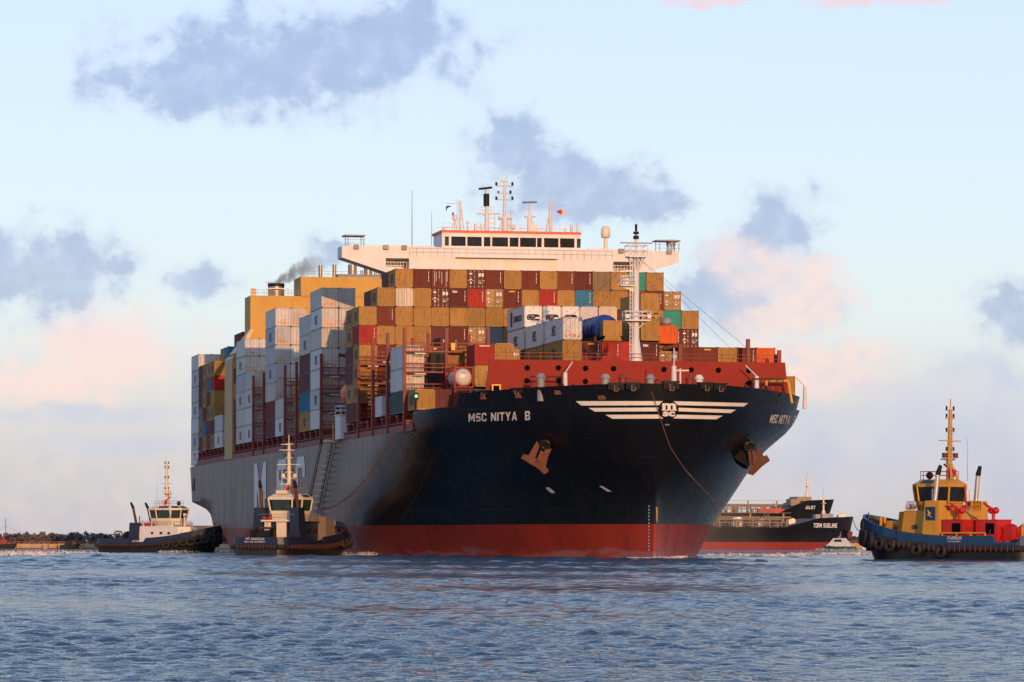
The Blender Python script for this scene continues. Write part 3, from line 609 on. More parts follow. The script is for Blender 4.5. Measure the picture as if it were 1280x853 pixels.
# forecastle machinery: winches, vents, davits
def px_at(x, y, u): v, z = SP(x, y, u); return v, u, z
def winch(x, u):
    v, z = SP(x, 480, u); zb = 18.6
    w = MB().tube((v - 1.2, u, zb + 1.2), (v + 1.2, u, zb + 1.2), .75, n=14); w.tube((v - 1.35, u, zb + 1.2), (v - 1.2, u, zb + 1.2), 1.1, n=14); w.tube((v + 1.2, u, zb + 1.2), (v + 1.35, u, zb + 1.2), 1.1, n=14); w.box(v - 1.9, v - 1.4, u - .8, u + .8, zb, zb + 1.9); w.box(v - 1.5, v + 1.5, u - .3, u + .3, zb, zb + .5)
    return w.build('mooring_winch', M['redoxide'], ship)
for x in (690, 730, 762, 810, 868, 900, 945): winch(x, 11.5 if x < 900 else 12.5)
for x, m_ in ((757, 'grey'), (813, 'grey'), (874, 'white'), (778, 'redoxide'), (862, 'redoxide'), (676, 'grey')):
    v, z = SP(x, 480, 8.5); MB().tube((v, 8.5, 18.6), (v, 8.5, 21.4), .45, n=12).tube((v, 8.5, 21.4), (v, 8.5, 21.9), .62, .3, n=12).build('ventilator', M[m_], ship)
for x, u, zt, wd in ((706.5, 13, 22.2, .35), (946, 13, 22.0, .35), (1006, 22, 21.2, .28)):
    v, z = SP(x, 480, u); w = MB(); w.tube((v, u, 18.4), (v, u, zt), wd, wd * .75, 8); w.tube((v, u, zt), (v + (-1.4 if x > 800 else .9), u, zt + 1.3), .07, n=5); w.build('fairlead_post', M['white'], ship)
for x in (683, 960):
    v, z = SP(x, 475, 12.5); w = MB(); w.box(v - 2.0, v + 2.0, 12.4, 12.6, 21.6, 21.75)
    for q in (-1.9, -.9, .2, 1.2, 1.9): w.tube((v + q, 12.5, 18.6), (v + q, 12.5, 21.6), .05, n=4)
    w.box(v - 1.9, v + 1.9, 12.45, 12.55, 19.6, 19.7); w.build('platform_frame', M['dark'], ship)
for s in (-1, 1):
    w = MB(); w.path([(s * 2.0 + 2.2 * math.cos(t), 11, 18.6 + 2.9 * math.sin(t)) for t in np.linspace(.15, math.pi - .15, 9)], .09); w.build('hose_hoop', M['redoxide'], ship)
# jackstaff
jx, jz = SP(842.5, 476, 3.0); w = MB(); w.tube((jx, 3, 18.6), (jx, 3, 22.7), .36, .3, 8); w.tube((jx + .75, 3, 18.6), (jx + .75, 3, 22.4), .12, n=6); w.tube((jx, 3, 22.7), (jx, 3, 24.8), .07, n=5); w.box(jx - .1, jx + 1.8, 2.95, 3.05, 22.1, 22.25); w.build('jackstaff', M['white'], ship)
# foremast
fm = MB(); fm.tube((0, 17, 23.8), (0, 17, 26.6), .8, .42, 20); fm.tube((0, 17, 26.6), (0, 17, 36.6), .42, .36, 20); fm.tube((0, 17, 36.6), (0, 17, 38.6), .2, .16, 8)
for k in range(8):
    t = k * math.pi / 4; fm.tube((.35 * math.cos(t), 17 + .35 * math.sin(t), 34.8), (1.05 * math.cos(t), 17 + 1.05 * math.sin(t), 36.35), .06, n=5)
fmo = fm.build('foremast', M['white'], ship)
def basket(mb, v, u, z, w, d, h=1.05, solid=True):
    if solid: mb.box(v - w, v + w, u - d, u + d, z - .15, z)
    for zz in (z + h * .5, z + h):
        for a, b in (((v - w, u - d), (v + w, u - d)), ((v - w, u + d), (v + w, u + d)), ((v - w, u - d), (v - w, u + d)), ((v + w, u - d), (v + w, u + d))): mb.tube((*a, zz), (*b, zz), .05, n=5)
    for i in range(4):
        a = -w + 2 * w * i / 3
        mb.tube((v + a, u - d, z), (v + a, u - d, z + h), .045, n=5); mb.tube((v + a, u + d, z), (v + a, u + d, z + h), .045, n=5)
mp_ = MB(); basket(mp_, 0, 17, 36.5, 1.15, 1.1, 1.3); mp_.build('mast_platform', M['white'], fmo)
mp_ = MB(); basket(mp_, 0, 16.6, 28.8, 1.55, .9, 1.05); mp_.tube((-1.1, 16.8, 28.6), (0, 17, 27.5), .09, n=6); mp_.tube((1.1, 16.8, 28.6), (0, 17, 27.5), .09, n=6); mp_.build('mast_platform', M['white'], fmo)
mp_ = MB(); basket(mp_, -1.2, 16.7, 33.0, .85, .7, 1.1); mp_.add([(-2, 16.7, 32.85), (-.35, 16.7, 32.85), (-.35, 16.7, 32.2)], [(0, 1, 2)]); mp_.box(-1.7, -1.0, 16.4, 16.9, 33.1, 33.8); mp_.build('mast_platform', M['white'], fmo)
for s in (-1, 1):
    w = MB().tube((s * 1.35, 15.5, 29.2), (s * 1.35, 15.8, 29.2), .26, .3, 12); w.build('floodlight', M['white'], fmo)
w = MB().tube((0, 17, 38.6), (0, 17, 39.0), .36, n=10).tube((0, 17, 39.2), (0, 17, 39.5), .36, n=10).tube((0, 17, 39.6), (0, 17, 40.4), .16, n=8).tube((0, 17, 38.4), (0, 17, 40.2), .1, n=6); w.build('mast_light', M['dark'], fmo)
MB().box(-1.95, 1.95, 16.8, 17.05, 38.05, 38.2).tube((0, 17, 36.5), (0, 17, 38.05), .14).build('radar_scanner', M['grey'], fmo)
w = MB(); w.box(-.58, -.5, 16.6, 16.7, 24, 36); w.box(-.85, -.77, 16.6, 16.7, 24, 36); [w.box(-.85, -.5, 16.63, 16.67, 24.3 + .5 * k, 24.35 + .5 * k) for k in range(23)]; w.build('ladder', M['white'], fmo)
w = MB(); bas = Vector((0, 17, 36.6))
for e in ((-13.2, 18, 24.2), (13.5, 18, 24.2), (16.5, 20, 24.2), (-9, 17, 24)): w.tube(bas, e, .022, n=4)
w.build('stay_wire', M['dark'], fmo)
# ------------------------------------------------------------------ bridge
UB = 98.5
br = MB()
br.box(-14.6, 14.6, UB, UB + 5, 38.6, 43.15); br.box(-11.5, 11.5, UB + .5, UB + 17, 16, 43.14)                                             # tower
top, sl_ = 43.15, lambda v: float(np.interp(abs(v), [14.6, 16.3, 24.1], [38.6, 39.05, 41.55]))
for s in (-1, 1):
    P_ = lambda pts: [(s * a, b) for a, b in pts]
    for pts in ([(14.6, 41.55), (14.6, top), (17.9, top), (17.9, 41.55)], [(14.6, sl_(14.6)), (14.6, 39.9), (16.0, 40.35), (17.9, 40.35), (17.9, sl_(17.9))], [(17.9, sl_(17.9)), (17.9, top), (24.1, top), (24.1, 41.55)]):
        br.prism(P_(pts), 'y', UB, UB + 4.2)
    br.box(min(s * 14.6, s * 17.9), max(s * 14.6, s * 17.9), UB + 4.25, UB + 4.4, 38.7, 43.1)
br.box(-14.55, 14.55, UB - .03, UB, 41.7, 41.76)
bro = br.build('bridge_superstructure', M['white'], ship)
for s in (-1, 1):
    w = MB(); [w.tube((s * (14.7 + .45 * k), UB + 1.5, 40.0), (s * (14.7 + .45 * k), UB + 1.5, 41.2), .05, n=4) for k in range(7)]; w.tube((s * 14.7, UB + 1.5, 41.1), (s * 17.8, UB + 1.5, 41.1), .06, n=4); w.build('wing_railing', M['white'], bro)
for x in (592.5, 642, 691):
    v, z = SP(x, 332.5, UB); w = MB().box(v - .38, v + .38, UB - .06, UB + .02, z - .5, z + .5); w.build('cabin_window', M['cream'], bro)
for s in (-1, 1):
    w = MB(); w.box(s * 15.5 - 4.6, s * 15.5 + 4.6, UB + .2, UB + .5, 43.15, 43.35); w.build('wing_coaming', M['white'], bro)
w = MB()
for z in (42.55, 43.1): w.tube((-14.5, UB - .7, z), (14.5, UB - .7, z), .035, n=4)
for k in range(30): w.tube((-14.5 + k, UB - .7, 41.9), (-14.5 + k, UB - .7, 43.1), .03, n=4)
w.box(-8, 6.5, UB - .9, UB, 41.75, 41.85); w.build('walkway_railing', M['white'], bro)
# wheelhouse
WH = 43.15
wh = MB(); wh.box(-9.8, 9.8, UB + .55, UB + 8, WH, 45.3); wh.box(-9.9, 9.9, UB + .2, UB + .55, 44.72, 45.3); wh.box(-9.9, 9.9, UB + .2, UB + .55, WH, 43.42)
who = wh.build('wheelhouse', M['white'], bro)
edges = ((556, 561), (564, 582), (584, 602), (604.8, 613), (615, 635), (637, 648), (650, 670), (671.3, 677), (680, 698), (700, 718), (721, 726))
xs = []
for a, b in edges:
    va = SP(a, 302, UB + .3)[0]; vb = SP(b, 302, UB + .3)[0]; xs.append((va, vb))
    wn = MB().add([(va, UB + .52, 43.42), (vb, UB + .52, 43.42), (vb, UB + .27, 44.72), (va, UB + .27, 44.72), (va, UB + .545, 43.42), (vb, UB + .545, 43.42), (vb, UB + .5, 44.72), (va, UB + .5, 44.72)], [(0, 1, 2, 3), (4, 7, 6, 5), (0, 3, 7, 4), (1, 5, 6, 2), (3, 2, 6, 7), (0, 4, 5, 1)]); wn.build('bridge_window', M['glass'] if (a not in (721, 556)) else M['glassgreen'], who)
mu = MB(); prev = -9.9
for va, vb in xs + [(9.9, 9.9)]:
    if va - prev > .02: mu.box(prev, va, UB + .25, UB + .55, 43.42, 44.72)
    prev = vb
mu.build('window_pillars', M['white'], who)
MB().box(-10.0, 10.0, UB + .05, UB + 8.2, 45.3, 45.62).build('roof_edge', M['orange_line'], who)
ub = UB + 3.0
def at(x, y): v, z = SP(x, y, ub); return (v, ub, z)
w = MB(); za = 45.62
for zz in (46.1, 46.6):
    w.tube((-9.8, UB + .5, zz), (9.8, UB + .5, zz), .04, n=4); w.tube((-9.8, UB + 8, zz), (9.8, UB + 8, zz), .04, n=4)
for k in range(15): w.tube((-9.8 + 1.4 * k, UB + .5, za), (-9.8 + 1.4 * k, UB + .5, 46.6), .035, n=4)
w.build('roof_railing', M['white'], who)
def vert(mb, x, y0, y1, r, r1=None, n=8): mb.tube(at(x, y0), at(x, y1), r, r1, n); return mb
def bar(mb, x0, y0, x1, y1, r=.06, n=5): mb.tube(at(x0, y0), at(x1, y1), r, n=n); return mb
# main mast
w = MB(); vert(w, 631.2, 292, 273, .5, .42, 10); vert(w, 630.5, 273, 223, .22, .12, 8); bar(w, 623, 273, 640, 273, .3); bar(w, 620, 232.5, 641, 233, .09); bar(w, 622.5, 242, 639, 242, .07); bar(w, 620, 249.5, 641, 250, .09)
bar(w, 622, 291, 630, 272, .1); bar(w, 640, 291, 632, 272, .1); vert(w, 639, 292, 264, .14); w.ball(at(641, 284), .4); vert(w, 634, 232, 218, .06); vert(w, 625.5, 232, 226, .06); w.box(*[c for c in (at(630.5, 226)[0] - .35, at(630.5, 226)[0] + .35)], ub - .3, ub + .3, at(630, 227)[2], at(630, 225)[2])
for y in range(250, 290, 3): bar(w, 629, y, 632, y, .04)
mmo = w.build('main_mast', M['white'], who)
for x, y in ((620.5, 230), (640.5, 230), (620.5, 248), (640.5, 248), (638, 240.5)):
    lw = MB(); vert(lw, x, y + 2.2, y - 2, .16, n=8); lw.build('signal_lamp', M['dark'], mmo)
lw = MB(); vert(lw, 623, 241.5, 239, .16); lw.build('signal_lamp', M['flagred'], mmo)
# radar masts
w = MB(); vert(w, 608.5, 292, 268, .38, .3, 10); vert(w, 608.5, 268, 237, .24, n=8); bar(w, 596, 267.3, 625, 267.3, .12); bar(w, 602, 267, 608, 270, .12); bar(w, 615, 267, 609, 270, .12)
for x in (600.5, 604, 613, 618): vert(w, x, 267, 258.5, .04, n=4)
bar(w, 600.5, 259, 618, 259, .04); bar(w, 600.5, 263, 618, 263, .04); vert(w, 618.5, 292, 267, .07); bar(w, 609, 273, 618, 273, .05); bar(w, 609, 279, 618, 279, .05); bar(w, 609, 285, 618, 285, .05); bar(w, 602, 291, 607, 275, .07)
rm = w.build('radar_mast', M['white'], who)
w = MB(); bar(w, 598.5, 236.4, 615, 234.6, .16); w.build('radar_scanner', M['dark'], rm)
w = MB(); vert(w, 608, 258, 242.5, .42, n=12); w.build('antenna_drum', M['dark'], rm)
w = MB(); vert(w, 661.5, 292, 271, .32, .26, 10); vert(w, 662, 271, 254.5, .14); bar(w, 655.5, 271, 669, 271, .16)
for x in (655.5, 659, 665, 669): vert(w, x, 271, 262, .04, n=4)
bar(w, 655.5, 262.5, 669, 262.5, .04); bar(w, 664, 272, 669, 290, .1); w.box(at(665, 285)[0] - .3, at(672, 285)[0], ub - .4, ub + .4, 45.62, 46.7); rm2 = w.build('radar_mast', M['white'], who)
w = MB(); bar(w, 653, 253.4, 671, 252.6, .15); w.build('radar_scanner', M['grey'], rm2)
# signal masts with yards
w = MB(); vert(w, 575, 292, 251, .16, .13, 8); bar(w, 558, 254.5, 575, 254.5, .05); bar(w, 576, 254, 580, 290, .1); bar(w, 571.5, 249, 571.5, 283, .05); w.tube(at(568.5, 275), at(568.5, 269), .36, n=10); vert(w, 568.5, 292, 275, .09); bar(w, 564, 291, 568, 275, .07); bar(w, 572, 291, 569, 275, .07); vert(w, 584.5, 291, 281, .12); w.ball(at(584.3, 278.5), .22)
for y in range(256, 290, 4): bar(w, 571.5, y, 575, y, .035)
w.box(at(593, 285)[0], at(597, 285)[0], ub - .3, ub + .3, 45.62, 46.8); vert(w, 601, 291, 280, .1); vert(w, 554.5, 291, 284, .25); w.build('signal_mast', M['white'], who)
w = MB(); vert(w, 688, 292, 254, .24, .17, 8); bar(w, 682.5, 291, 687.5, 262, .12); bar(w, 690, 257.5, 706, 256.8, .05); bar(w, 685.5, 249, 688, 254, .09); bar(w, 688, 253.5, 693, 253, .06)
for y in range(262, 290, 4): bar(w, 688, y, 692, y, .05)
w.build('signal_mast', M['white'], who)
for x, y, rr_ in ((714.5, 281, .2), (721.5, 280, .14), (706, 286, .1)): w = MB(); vert(w, x, 291, y, rr_); w.build('roof_vent', M['white'], who)
# satellite domes, floodlights, antennas on the wings
v, z = SP(757, 307, UB + 1); w = MB().tube((v, UB + 1, 43.15), (v, UB + 1, 44.9), .3, .25, 10); w.lathe([(0, 1.75), (.4, 1.66), (.64, 1.3), (.68, .9), (.66, .25), (.5, .05), (0, 0)], 16, 0, Matrix.Translation((v, UB + 1, 44.9))); w.build('satellite_dome', M['cream'], bro)
for x in (445, 505, 482, 776, 836):
    v, z = SP(x, 308, UB + .1); MB().box(v - .35, v + .35, UB - .5, UB - .02, 42.75, 43.35).build('floodlight', M['grey'], bro)
v, z = SP(515, 300, UB + 1); MB().tube((v, UB + 1, 43.15), (v, UB + 1, 51.2), .07, .03, 5).build('whip_aerial', M['grey'], bro)
v, z = SP(539.5, 300, UB + 1); MB().tube((v, UB + 1, 43.15), (v, UB + 1, 48.2), .05, .025, 5).build('whip_aerial', M['grey'], bro)
for s, xs_ in ((-1, (429, 455)), (1, (818, 848))):
    va = SP(xs_[0], 295, UB + 2)[0]; vb = SP(xs_[1], 295, UB + 2)[0]
    w = MB().box(va, vb, UB + .6, UB + 3.6, 44.62, 44.78); 
    for v in (va + .5, vb - .2):
        for u in (UB + .8, UB + 3.4): w.tube((v, u, 43.1), (v, u, 44.65), .05, n=5)
    for zz in (43.6, 44.1): w.tube((va, UB + .6, zz), (vb, UB + .6, zz), .035, n=4)
    w.build('wing_canopy', M['grey'], bro)
# accommodation ladder stage and gangway on the starboard side
v0 = -24.1
w = MB(); w.box(-24.4, -21.8, 97.6, 102.6, 16.2, 19.5); w.box(-24.5, -22, 97.4, 103.5, 19.5, 19.65); basket(w, -23.2, 100, 19.65, 1.2, 2.6, 1.2, False); w.build('embarkation_stage', M['white'], ship)
g0, g1 = Vector((-25.1, 104.5, 16.4)), Vector((-25.1, 121.5, 5.4)); d = (g1 - g0).normalized(); up = Vector((0, d.z * -1, d.y)) if False else Vector((0, -d.z, d.y))
M['gangmetal'] = paint('gangway_metal', (.10, .075, .06), .5, .1, .3, (.05, .03, .02)); gm = MB()
for x in (-.75, .75):
    for q in (0, 1.1): gm.tube(g0 + Vector((x, 0, 0)) + up * q, g1 + Vector((x, 0, 0)) + up * q, .085 if q == 0 else .05, n=5)
    for k in range(10): p = g0 + (g1 - g0) * (k / 9) + Vector((x, 0, 0)); gm.tube(p, p + up * 1.1, .03, n=4)
go = gm.build('gangway', M['gangmetal'], ship)
for k in range(13): p = g0 + (g1 - g0) * ((k + .5) / 13); MB().box(p.x - .68, p.x + .68, p.y - .2, p.y + .2, p.z - .05, p.z + .22).build('step', M['cream'], go)
MB().box(-25.6, -24.0, 102.5, 105.3, 15.75, 15.95).tube((-24.6, 103, 15.9), (-24.6, 103, 18.5), .1).build('gangway_platform', M['craney'], ship)
# lifeboat in its davits beside the accommodation
lb = empty('lifeboat', (-21.5, 107.0, 22.9)); lb.parent = ship
w = MB(); w.ball((0, 0, 0), (1.4, 4.0, 1.5), 0, 16, 10); w.build('canopy', M['orange_line'], lb)
w = MB(); w.ball((0, 0, -.35), (1.36, 3.9, 1.35), 0, 16, 10); w.build('boat_hull', M['orange_line'], lb)
w = MB()
for u in (105, 112): w.box(-21.4, -20.9, u - .3, u + .3, 16, 28.5); w.tube((-21.2, u, 28.4), (-22.6, u, 28.6), .25); w.tube((-22.5, u, 28.5), (-22.5, u, 24), .06)
w.box(-24, -20.5, 104, 113, 20.0, 20.2); w.build('davit', M['redoxide'], ship)
# ------------------------------------------------------------------ engine casing and funnels
UF = 235.5
v1, z1 = SP(313, 369.5, UF); v2, z2 = SP(376, 346, UF)
cs = MB(); cs.box(v1, -v1, UF, UF + 8, 16, z1); cs.box(v2, -v2, UF - .2, UF + 9, z1, z2)
cso = cs.build('engine_casing', M['funnel'], ship)
def fpx(x, y, du=2.5): v, z = SP(x, y, UF + du); return v, UF + du, z
v, u, z = fpx(346.5, 369); w = MB().tube((v, UF + 4, z1 - .1), (v, UF + 4, z1 + 2.05), 1.4, n=22); fo = w.build('funnel', M['steel'], cso)
MB().tube((v, UF + 4, z1 + 1.8), (v, UF + 4, z1 + 2.35), 1.46, n=22).build('funnel_cap', M['dark'], fo)
w = MB()
for zz in (1.1,): w.box(v - 1.9, v + 1.9, UF + 1.9, UF + 2.05, z1 + 1.3, z1 + 1.45)
for a in (-1.85, 1.85): w.box(v + a - .08, v + a + .08, UF + 1.9, UF + 2.05, z1, z1 + 1.4)
w.build('funnel_rail', M['cream'], fo)
for x, y, r in ((400.5, 332, .36), (418, 331, .34), (440.5, 331, .78), (460, 332, .75), (469.5, 334, .24), (474.5, 335.5, .24), (452, 338, .2)):
    v, u, z = fpx(x, y, 4); MB().tube((v, UF + 4, z2), (v, UF + 4, z), r, n=16).build('exhaust_pipe', M['steel'], cso)
va, _, zz = fpx(423, 341.5); w = MB().box(va, 9.5, UF + 3, UF + 7, z2, z2 + .75); w.build('pipe_housing', M['grey'], cso)
w = MB()
for lo, hi, z0 in ((v1, v2, z1), (v2, -v2, z2)):
    for q in (.5, 1.0): w.tube((lo, UF + .2, z0 + q), (hi, UF + .2, z0 + q), .04, n=4)
    k = lo
    while k < hi: w.tube((k, UF + .2, z0), (k, UF + .2, z0 + 1), .035, n=4); k += 1.2
w.build('casing_railing', M['grey'], cso)
MB().box(v1 + .3, v1 + 1.0, UF + .4, UF + 1.0, z1, z1 + 1.3).build('vent_box', M['craney'], cso)
# bunker crane resting along the starboard side
w = MB(); w.box(-24.0, -22.6, 229.5, 240.5, 16.0, 33.2); w.build('crane_post', M['craney'], ship)
w = MB(); w.add([(-24, 229.5, 33.2), (-22.6, 229.5, 33.2), (-22.6, 240.5, 33.2), (-24, 240.5, 33.2), (-20.8, 229.6, 38.2), (-20.2, 229.6, 38.2), (-20.2, 233, 38.2), (-20.8, 233, 38.2)], [(0, 1, 5, 4), (1, 2, 6, 5), (2, 3, 7, 6), (3, 0, 4, 7), (4, 5, 6, 7)]); w.build('crane_boom', M['craney'], ship); MB().box(-23.0, -22.2, 229.0, 229.47, 26.3, 27.6).build('crane_lamp', M['cream'], ship)
# cell guide posts behind the breakwater, signal lamp
for x, y, u in ((935, 424, 33), (974, 438, 31), (970, 443, 32.5), (850, 430, 33)):
    v, z = SP(x, y, u); MB().box(v - .22, v + .22, u - .25, u + .25, 17, z).build('cell_guide_post', M['redoxide'], ship)
v, z = SP(519.5, 496, 37.5); lp = MB().tube((v, 37.4, 17), (v, 37.4, z - .4), .14).box(v - .3, v + .3, 37.2, 37.6, z - .4, z + .5); lo = lp.build('sidelight_post', M['dark'], ship)
MB().ball((v + .02, 37.15, z + .05), .17).build('sidelight_lamp', M['lampg'], lo)
# ================================================================== CONTAINERS
CC = {'t': ('ochre', (.365, .190, .050)), 'y': ('bright ochre', (.42, .225, .05)), 'r': ('rust brown', (.155, .028, .016)), 'd': ('dark rust', (.115, .021, .014)), 'o': ('rusty orange-brown', (.22, .055, .024)),
      'R': ('bright red', (.37, .026, .018)), 'm': ('maroon', (.14, .034, .038)), 'b': ('mid blue', (.030, .16, .26)), 'n': ('dark navy', (.022, .03, .065)), 'G': ('teal green', (.035, .26, .17)), 'e': ('dark grey-green', (.05, .085, .075)),
      'w': ('white', (.60, .555, .505)), 'g': ('grey', (.17, .17, .16)), 'O': ('vivid orange', (.64, .11, .018)), 'p': ('weathered grey-tan', (.26, .17, .09)), 'c': ('dirty cream', (.60, .47, .33)), 'u': ('greyish white', (.43, .42, .41)), 'v': ('beige white', (.52, .455, .38))}
CM = {}
for k, (nm, c) in CC.items():
    CM[k] = paint('container_' + nm.replace(' ', '_').replace('-', '_'), c, .48, .07, .38, (c[0] * .22 + .012, c[1] * .22 + .006, c[2] * .22 + .004) if k not in 'wcuv' else (.22, .13, .08), nscale=.7, spec=.14, speck=.55, rand=.14 if k not in 'wuv' else .06)
CM['frame_w'] = paint('container_frame_white', (.48, .44, .40), .55, .1, .4, (.12, .06, .04)); CM['rod'] = paint('locking_rod', (.42, .36, .30), .45, .1, .3, metallic=.2)
CM['gap'] = paint('casting_dark', (.03, .022, .018), .6, .1, .3)
WD = 2.44
def corrug(mb, axis, x0, x1, z0, z1, d, depth, pitch, inv=1):
    """corrugated panel: axis 'y' end wall at y=d facing -y, axis 'x' side wall at x=d"""
    n = max(2, int(round((x1 - x0) / pitch))); p = (x1 - x0) / n; pts = []
    for i in range(n):
        a = x0 + i * p; pts += [(a, 0), (a + .18 * p, 0), (a + .38 * p, depth), (a + .68 * p, depth), (a + .88 * p, 0)]
    pts.append((x1, 0)); vs = []
    for a, q in pts:
        for z in (z0, z1): vs.append((a, d + q * inv, z) if axis == 'y' else (d + q * inv, a, z))
    mb.add(vs, [(2 * i, 2 * i + 2, 2 * i + 3, 2 * i + 1) for i in range(len(pts) - 1)], 0)
_cm = {}
def cont_mesh(L, Hh, end, plain):
    key = (L, Hh, end, plain)
    if key in _cm: return _cm[key]
    h = WD / 2; mb = MB()
    if end == 'corr': corrug(mb, 'y', -h + .08, h - .08, .12, Hh - .1, .03, .045, .27)
    else: mb.box(-h + .08, h - .08, .08, .10, .12, Hh - .1)
    if plain: mb.add([(-h + .03, .1, .14), (-h + .03, L - .1, .14), (-h + .03, L - .1, Hh - .08), (-h + .03, .1, Hh - .08)], [(0, 1, 2, 3)])
    else: corrug(mb, 'x', .1, L - .1, .14, Hh - .08, -h + .02, .045, .30)
    mb.add([(h - .03, .1, .14), (h - .03, L - .1, .14), (h - .03, L - .1, Hh - .08), (h - .03, .1, Hh - .08)], [(0, 1, 2, 3)])
    mb.box(-h + .04, h - .04, .12, L - .1, Hh - .06, Hh - .03); mb.box(-h + .05, h - .05, .1, L - .1, .08, .14); mb.box(-h + .05, h - .05, L - .09, L - .06, .1, Hh - .1)
    body = mb.mesh('shell', CM['t'])
    fb = MB()
    for x in (-h, h - .11):
        fb.box(x, x + .11, 0, .12, .1, Hh - .1); fb.box(x, x + .11, L - .12, L, .1, Hh - .1)
        fb.box(x + .002, x + .105, .12, L - .12, .02, .16); fb.box(x + .002, x + .08, .12, L - .12, Hh - .1, Hh - .02)
    for y in (0, L - .1): fb.box(-h + .11, h - .11, y + .004, y + .10, .02, .15); fb.box(-h + .11, h - .11, y + .004, y + .10, Hh - .13, Hh - .02)
    for x in (-h - .004, h - .176):
        for y in (-.004, L - .176):
            for z in (-.01, Hh - .108): fb.box(x, x + .18, y, y + .18, z, z + .118, 1)
    fr = fb.mesh('frame', [CM['t'], CM['gap']]); _cm[key] = (body, fr); return _cm[key]
_dm = {}
def door_mesh(Hh):
    if Hh in _dm: return _dm[Hh]
    h = WD / 2; d = MB(); w = h - .12; d.box(.015, w, .035, .075, .15, Hh - .14)
    for k in range(1, 5): d.box(.015, w, .022, .035, .15 + k * (Hh - .29) / 5 - .035, .15 + k * (Hh - .29) / 5 + .035)
    d.box(.015, .06, .02, .034, .15, Hh - .14); d.box(w - .05, w, .02, .034, .15, Hh - .14)
    r = MB()
    for x in (.3, .82):
        r.tube((x, -.015, .05), (x, -.015, Hh - .05), .028, n=5)
        for z in (.25, .9, 1.6, Hh - .25): r.box(x - .07, x + .07, -.03, .02, z - .05, z + .05)
        r.box(x, x + .32, -.05, -.02, 1.05, 1.12)
    _dm[Hh] = (d.mesh('door', CM['t']), r.mesh('locking_rod', CM['rod'])); return _dm[Hh]
def setmat(o, i, m): o.material_slots[i].link = 'OBJECT'; o.material_slots[i].material = m
_lm = {}
def label_mesh(kind, L, Hh):
    key = (kind, L, Hh)
    if key in _lm: return _lm[key]
    mb = MB(); h = WD / 2
    if kind == 'side':      # big dark letters on the long side
        text_on(mb, 'MSC', (-h - .012, L / 2 + 1.2, .75), (0, -2.4, 0), (0, 0, Hh * .45), bold=.03)
    elif kind == 'tex': text_on(mb, 'tex', (-h + .3, -.02, Hh - .62), (.75, 0, 0), (0, 0, .36), bold=.03)
    elif kind == 'num':
        for i, w in enumerate((.18, .1, .16, .2, .12, .2, .1)): mb.box(h - .42, h - .34, -.02, -.012, Hh - .35 - i * .22 - w, Hh - .35 - i * .22)
    elif kind == 'stk':
        for (x, z, s) in ((-.8, .5, .13), (-.35, .62, .16), (.25, .55, .19), (.78, .42, .12)): mb.box(x - s, x + s, -.03, -.02, z - s, z + s)
    elif kind == 'logo':
        for (x, z, a, b) in ((-.82, Hh * .78, .2, .1), (-.82, Hh * .48, .16, .08), (-.8, Hh * .3, .12, .1), (.42, Hh * .72, .16, .22), (.84, Hh * .72, .14, .22), (.5, Hh * .3, .14, .07)): mb.box(x - a, x + a, -.075, -.068, z - b, z + b)
    elif kind == 'seaco': mb.box(-h - .015, -h - .005, L * .70, L * .80, .5, Hh - .5); text_on(mb, 'seaco', (-h - .012, L * .62, .95), (0, -L * .48, 0), (0, 0, .85), bold=.03)
    elif kind == 'dots':
        rs = random.Random(5)
        for i in range(9): x, z, s = rs.uniform(-.95, .9), rs.uniform(.3, Hh - .4), rs.uniform(.02, .055); mb.box(x - s, x + s, -.02, -.012, z - s * 1.4, z + s * 1.4)
    elif kind == 'ystripe': mb.box(-.5, .35, -.02, -.012, Hh - .42, Hh - .24)
    elif kind == 'whitetop': mb.box(-.65, .65, -.02, -.012, Hh - .3, Hh - .18)
    elif kind == 'streak':
        for x, a, b in ((-.85, .3, 2.3), (-.62, .9, 2.2), (-.2, 1.3, 2.3), (.15, .6, 2.2), (.75, .2, 2.2), (.9, .9, 2.3)): mb.box(x - .025, x + .03, .0, .012, a, b)
    _lm[key] = mb.mesh('marking', M['decal']); return _lm[key]
def reefer_mesh(Hh):
    mb = MB(); h = WD / 2
    mb.box(-h + .13, h - .13, -.03, .06, .15, Hh - .15, 0)
    poly = [(-.8, 1.02), (-.86, 1.2), (-.86, 1.55), (-.6, 1.75), (.6, 1.75), (.86, 1.55), (.86, 1.0), (.7, .9), (-.3, .95)]
    mb.prism(poly, 'y', -.05, -.032, 1)
    mb.torus((-.42, -.06, 1.33), (0, 1, 0), .26, .06, 14, 6, 2); mb.box(.05, .22, -.1, -.05, 1.0, 1.25, 2); mb.box(.28, .8, -.1, -.05, 1.15, 1.38, 3); mb.box(-.15, .1, -.09, -.05, 1.4, 1.6, 2); mb.box(-.1, .1, -.05, -.03, Hh - .42, Hh - .34, 1); mb.box(-.5, -.4, -.05, -.03, Hh - .78, Hh - .68, 1); mb.box(.4, .7, -.05, -.03, .45, .62, 2)
    return mb.mesh('cooling_unit', [M['white'], M['dark'], M['grey'], M['decal']])
REEF = reefer_mesh(2.9)
GREYISH = [0]
n_cont = 0
